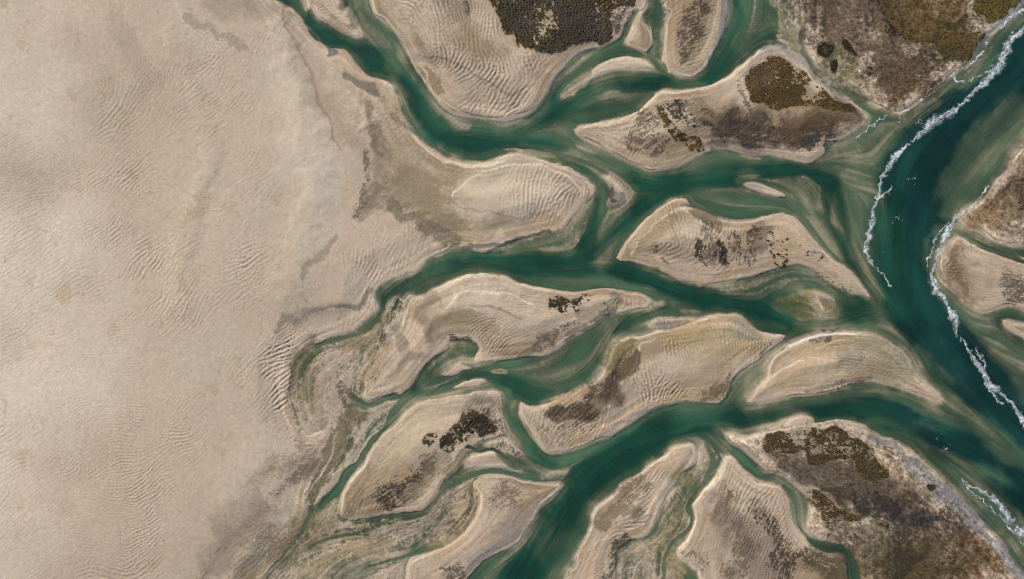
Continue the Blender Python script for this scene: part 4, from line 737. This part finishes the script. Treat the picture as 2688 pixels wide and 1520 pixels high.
# ------------------------------------------------------------------ scrub and grass: low leafy clumps
VMt, t, p = mat('marsh_scrub'); at = t.nodes.new('ShaderNodeVertexColor'); at.layer_name = 'Col'
t.links.new(at.outputs[0], p.inputs['Base Color']); p.inputs['Roughness'].default_value = .9; p.inputs['Specular IOR Level'].default_value = .1
ring = 6
for (lab, s, ca, cb, thr, sz, den), (bx, m) in zip(VG, VM):
    x0, x1, y0, y1 = bx; r = np.random.default_rng(100 + x0)
    area = m.sum() * D * D
    n = int(min(14000, area / 6 * den))
    if n < 8: n = 8
    pr = (m * (m > .3) * ((GX[y0:y1, x0:x1] > -60) & (GX[y0:y1, x0:x1] < W + 60) & (GY[y0:y1, x0:x1] > -60) & (GY[y0:y1, x0:x1] < H_ + 60))).ravel().astype(float)
    if pr.sum() < 3: continue
    k = r.choice(len(pr), n, p=pr / pr.sum()); yy, xx = np.divmod(k, x1 - x0)
    px = gx[x0 + xx] + r.uniform(-1, 1, n) * D * .6; py = gy[y0 + yy] + r.uniform(-1, 1, n) * D * .6
    zz = Z[y0 + yy, x0 + xx]
    R = np.clip(r.lognormal(0, .5, n), .4, 3.0) * sz * M_PER * .9; hh = R * r.uniform(.45, .95, n)
    a = np.arange(ring)[None] * 2 * np.pi / ring + r.uniform(0, 6, n)[:, None]
    rr = R[:, None] * r.uniform(.6, 1.25, (n, ring))
    el = r.uniform(.7, 1.4, n)[:, None]
    vv = np.zeros((n, 2 * ring + 1, 3))
    vv[:, :ring, 0] = np.cos(a) * rr * el; vv[:, :ring, 1] = np.sin(a) * rr; vv[:, :ring, 2] = -.12
    vv[:, ring:2*ring, 0] = np.cos(a + .4) * rr * .6 * el; vv[:, ring:2*ring, 1] = np.sin(a + .4) * rr * .6; vv[:, ring:2*ring, 2] = hh[:, None] * r.uniform(.5, 1, (n, ring))
    vv[:, -1, 2] = hh; vv[:, -1, 0] = R * r.uniform(-.2, .2, n)
    vv[..., 0] += ((px - W/2) * M_PER)[:, None]; vv[..., 1] += ((H_/2 - py) * M_PER)[:, None]; vv[..., 2] += zz[:, None]
    b0 = (np.arange(n) * (2 * ring + 1))[:, None, None]; tr = []
    for i in range(ring):
        j = (i + 1) % ring
        tr += [(i, j, ring + i), (j, ring + j, ring + i), (ring + i, ring + j, 2 * ring)]
    tr = (np.array(tr)[None] + b0).reshape(-1, 3)
    vv = vv.reshape(-1, 3); org = vv.mean(0); org[2] = 0
    o = make_mesh('shrub' if area < 2500 else 'marsh_grass', vv - org, tr, VMt, 3); o.location = org.tolist()
    o.data.polygons.foreach_set('use_smooth', np.zeros(len(tr), bool))
    base = lin(ca)[None] * (1 - 0) + 0; mixv = sstep(-.2, .9, .9 * n_mid[y0 + yy, x0 + xx] + .5 * wx1[y0 + yy, x0 + xx] + r.normal(0, .4, n))[:, None]
    g3 = (.7 * sstep(.1, 1.2, n_mid2[y0 + yy, x0 + xx]))[:, None]
    cc = (lin(ca)[None] * (1 - mixv) + lin(cb)[None] * mixv); cc = cc * (1 - g3) + lin((92, 84, 76))[None] * g3; cc = cc * r.uniform(.68, 1.15, n)[:, None]
    color_attr(o.data, 'Col', np.repeat(cc * ALB * 1.15, 2 * ring + 1, axis=0))
    tag(o, lab, 'bush' if area < 2500 else 'marsh plants', None if area < 2500 else 'stuff')
print('scrub', round(time.time() - t_, 1)); t_ = time.time()

# ------------------------------------------------------------------ surf
FM, t, p = mat('sea_foam'); p.inputs['Base Color'].default_value = (.66, .70, .72, 1); p.inputs['Roughness'].default_value = .6
at = t.nodes.new('ShaderNodeAttribute'); at.attribute_name = 'foam'; t.links.new(at.outputs['Fac'], p.inputs['Alpha'])
FO = [
 ('longest white surf line running down from the upper right corner', ["2700,60,10 2683,79,10 2655,103,18 2638,138,24 2621,172,30 2597,203,20 2559,241,10 2524,276,9 2490,300,22 2448,322,26 2414,355,11 2386,376,7 2352,410,14 2331,441,14 2314,469,6 2308,500,8 2308,512,7 2293,548,7 2289,572,13 2283,613,13 2272,641,10 2279,677,12 2298,699,6 2320,723,4 2335,750,3",
   "2345,480,5 2330,505,7 2310,515,6"], .50),
 ('short white foam curl off the point of the upper right marsh', ["2590,110,4 2575,140,5 2562,155,4 2541,176,4 2503,190,5 2508,210,6 2525,215,4 2552,207,3 2597,186,4"], .35),
 ('thin foam strip on the beach in the top right corner', ["2700,25,6 2662,38,7 2628,72,6"], .35),
 ('thin white foam thread below the brown end of the upper right marsh', ["2455,238,3 2403,269,4 2366,303,4 2360,318,3"], .35),
 ('thin white foam thread off the right tip of the triangular island', ["2331,303,3 2283,334,4 2245,366,3"], .35),
 ('white surf line curling around the bars at the right edge, upper half', ["2592,487,4 2579,512,5 2560,535,4 2537,553,5 2521,561,8 2505,575,10 2496,592,14 2484,616,16 2470,645,15 2462,677,14 2450,710,13 2444,732,13 2458,755,16 2452,771,10", "2455,760,14 2471,774,8"], .5),
 ('broad lacy surf line running to the right edge below the middle', ["2471,774,8 2491,807,9 2504,831,18 2513,856,18 2510,872,12 2524,890,8 2537,905,7 2556,941,10 2579,974,13 2592,999,12 2616,1024,18 2640,1044,12 2660,1066,10 2678,1095,14 2700,1130,14 2740,1190,16", "2560,915,10 2578,940,12 2585,965,8", "2592,1008,8 2610,1040,6 2632,1060,6"], .55),
 ('hair thin outer foam line left of the curling surf', ["2488,583,2.4 2455,627,2.6 2438,682,2.6 2434,712,2.4"], .35),
 ('white surf line in the lower right corner', ["2524,1257,3 2540,1275,4 2565,1285,6 2592,1299,10 2620,1320,15 2642,1350,17 2664,1380,19 2690,1412,24 2730,1450,30"], .52),
 ('thin inner foam line along the gravel beach, lower right', ["2524,1262,3 2552,1290,3 2579,1312,3.4 2604,1336,3 2628,1358,3.4 2653,1390,3.4 2688,1432,4 2720,1470,5"], .35),
 ('foam wash at the bottom of the gravel beach', ["2640,1452,5 2661,1490,8 2685,1530,10"], .5),
]
SP = ["2440,290,40 2400,330,40", "2400,470,30 2370,495,30", "2360,560,50 2320,640,50", "2460,1150,40 2490,1200,40", "2560,940,40 2590,980,40"]
FD = 1.0
lace_cache = {}
def foam_grid(strokes, cover, seed, sparse=False):
    P_ = [smooth(P(s), False, 6.0) for s in strokes]; cells = {}
    allp = np.vstack(P_); m = 30
    x0, x1 = allp[:, 0].min() - m, min(allp[:, 0].max() + m, W + 60); y0, y1 = allp[:, 1].min() - m, min(allp[:, 1].max() + m, H_ + 60)
    fx = np.arange(x0, x1, FD); fy = np.arange(y0, y1, FD); A = np.full((len(fy), len(fx)), -1, f32)
    r = np.random.default_rng(seed)
    h, w = A.shape; F = np.sqrt(np.fft.fftfreq(h)[:, None]**2 + np.fft.rfftfreq(w)[None]**2) / FD
    def nz(lo, hi, b):
        a = np.fft.irfft2(np.fft.rfft2(r.standard_normal((h, w))) * np.where(F > 0, np.maximum(F, 1/lo) ** (-b), 0) * np.exp(-(F * hi) ** 2), s=(h, w)); return a / a.std()
    wxa, wya = nz(26, 4, 1.6), nz(26, 4, 1.6)
    for pts in P_:
        for i in range(len(pts) - 1):
            a, b = pts[i], pts[i + 1]; pad = max(a[2], b[2]) * .5 + 12
            c0 = int(max(0, (min(a[0], b[0]) - pad - x0) // FD)); c1 = int(min(w, (max(a[0], b[0]) + pad - x0) // FD + 1))
            r0 = int(max(0, (min(a[1], b[1]) - pad - y0) // FD)); r1 = int(min(h, (max(a[1], b[1]) + pad - y0) // FD + 1))
            if c1 <= c0 or r1 <= r0: continue
            X, Y = np.meshgrid(fx[c0:c1], fy[r0:r1]); X = X + 2.4 * wxa[r0:r1, c0:c1]; Y = Y + 2.4 * wya[r0:r1, c0:c1]
            dx, dy = b[0] - a[0], b[1] - a[1]; L = dx*dx + dy*dy + 1e-9
            t = np.clip(((X - a[0]) * dx + (Y - a[1]) * dy) / L, 0, 1); q = np.hypot(X - a[0] - t*dx, Y - a[1] - t*dy) / ((a[2] + (b[2] - a[2]) * t) * .5 + .5)
            A[r0:r1, c0:c1] = np.maximum(A[r0:r1, c0:c1], 1 - q)
    n1, n2, n3 = nz(14, 2.4, 1.2), nz(7, 1.6, .6), nz(60, 10, 1.5)
    ss_ = lambda lo, hi, v: np.clip((v - lo) / (hi - lo), 0, 1)
    if sparse: al = .5 * (A > 0) * ss_(3.0, 4.0, n2 * .9 + n1 * .7 + n3 * .7 + A)
    else:
        lace = np.minimum(np.abs(n1 + .35 * n2), np.abs(nz(20, 2.4, 1.3) + .3 * n2))
        web = (1 - ss_(.05, .55, lace)) * ss_(-.25, .25, A) * ss_(-1.3, .3, n3 + .5 * n2)
        solid = ss_(-.2, .8, -(cover * 3.0) + .9 * np.clip(A, 0, 1) + n1 * .7 + n3 * .9 + .15 * n2) * ss_(.0, .45, A)
        front = (1 - ss_(.05, .30, np.abs(A - .72))) * ss_(-2.0, -.8, n3 + .4 * n1) * (.55 + .45 * ss_(-1, 1, n1))
        film = .30 * ss_(-.3, .5, A) * ss_(-.8, .8, n3 + .3 * n1)
        al = np.clip(np.maximum.reduce([.5 * web, .88 * solid, .85 * front, film]), 0, 1) * ss_(-.5, -.1, A)
    return fx, fy, A, al, n2
def foam_obj(name, strokes, cover, seed, sparse=False):
    fx, fy, A, al, n2 = foam_grid(strokes, cover, seed, sparse)
    h, w = A.shape
    zz = .05 + .20 * np.clip(A, 0, 1) + .04 * np.abs(n2)
    m_ = (al > .02) if sparse else (A > -.5)
    i, j = np.nonzero(m_[:-1, :-1]); v = i * w + j
    q = np.stack([v, v + w, v + w + 1, v + 1], -1)
    co = np.stack(np.broadcast_arrays(((fx - W/2) * M_PER)[None], ((H_/2 - fy) * M_PER)[:, None], zz), -1).reshape(-1, 3)
    u = np.unique(q); rem = np.zeros(len(co), np.int32); rem[u] = np.arange(len(u)); c = co[u]; org = c.mean(0); org[2] = 0
    o = make_mesh(name, c - org, rem[q], FM); o.location = org.tolist()
    fa = o.data.attributes.new('foam', 'FLOAT', 'POINT'); fa.data.foreach_set('value', al.ravel()[u].astype(f32)); return o
for k, (lab, ss, cov) in enumerate(FO):
    tag(foam_obj('breaking_wave', ss, cov, 200 + k), lab, 'surf')
tag(foam_obj('foam_flecks', SP, 0, 300, True), 'scattered white foam flecks on the sea inlet', 'foam', 'stuff')
print('foam', round(time.time() - t_, 1), 'total', round(time.time() - T0, 1))
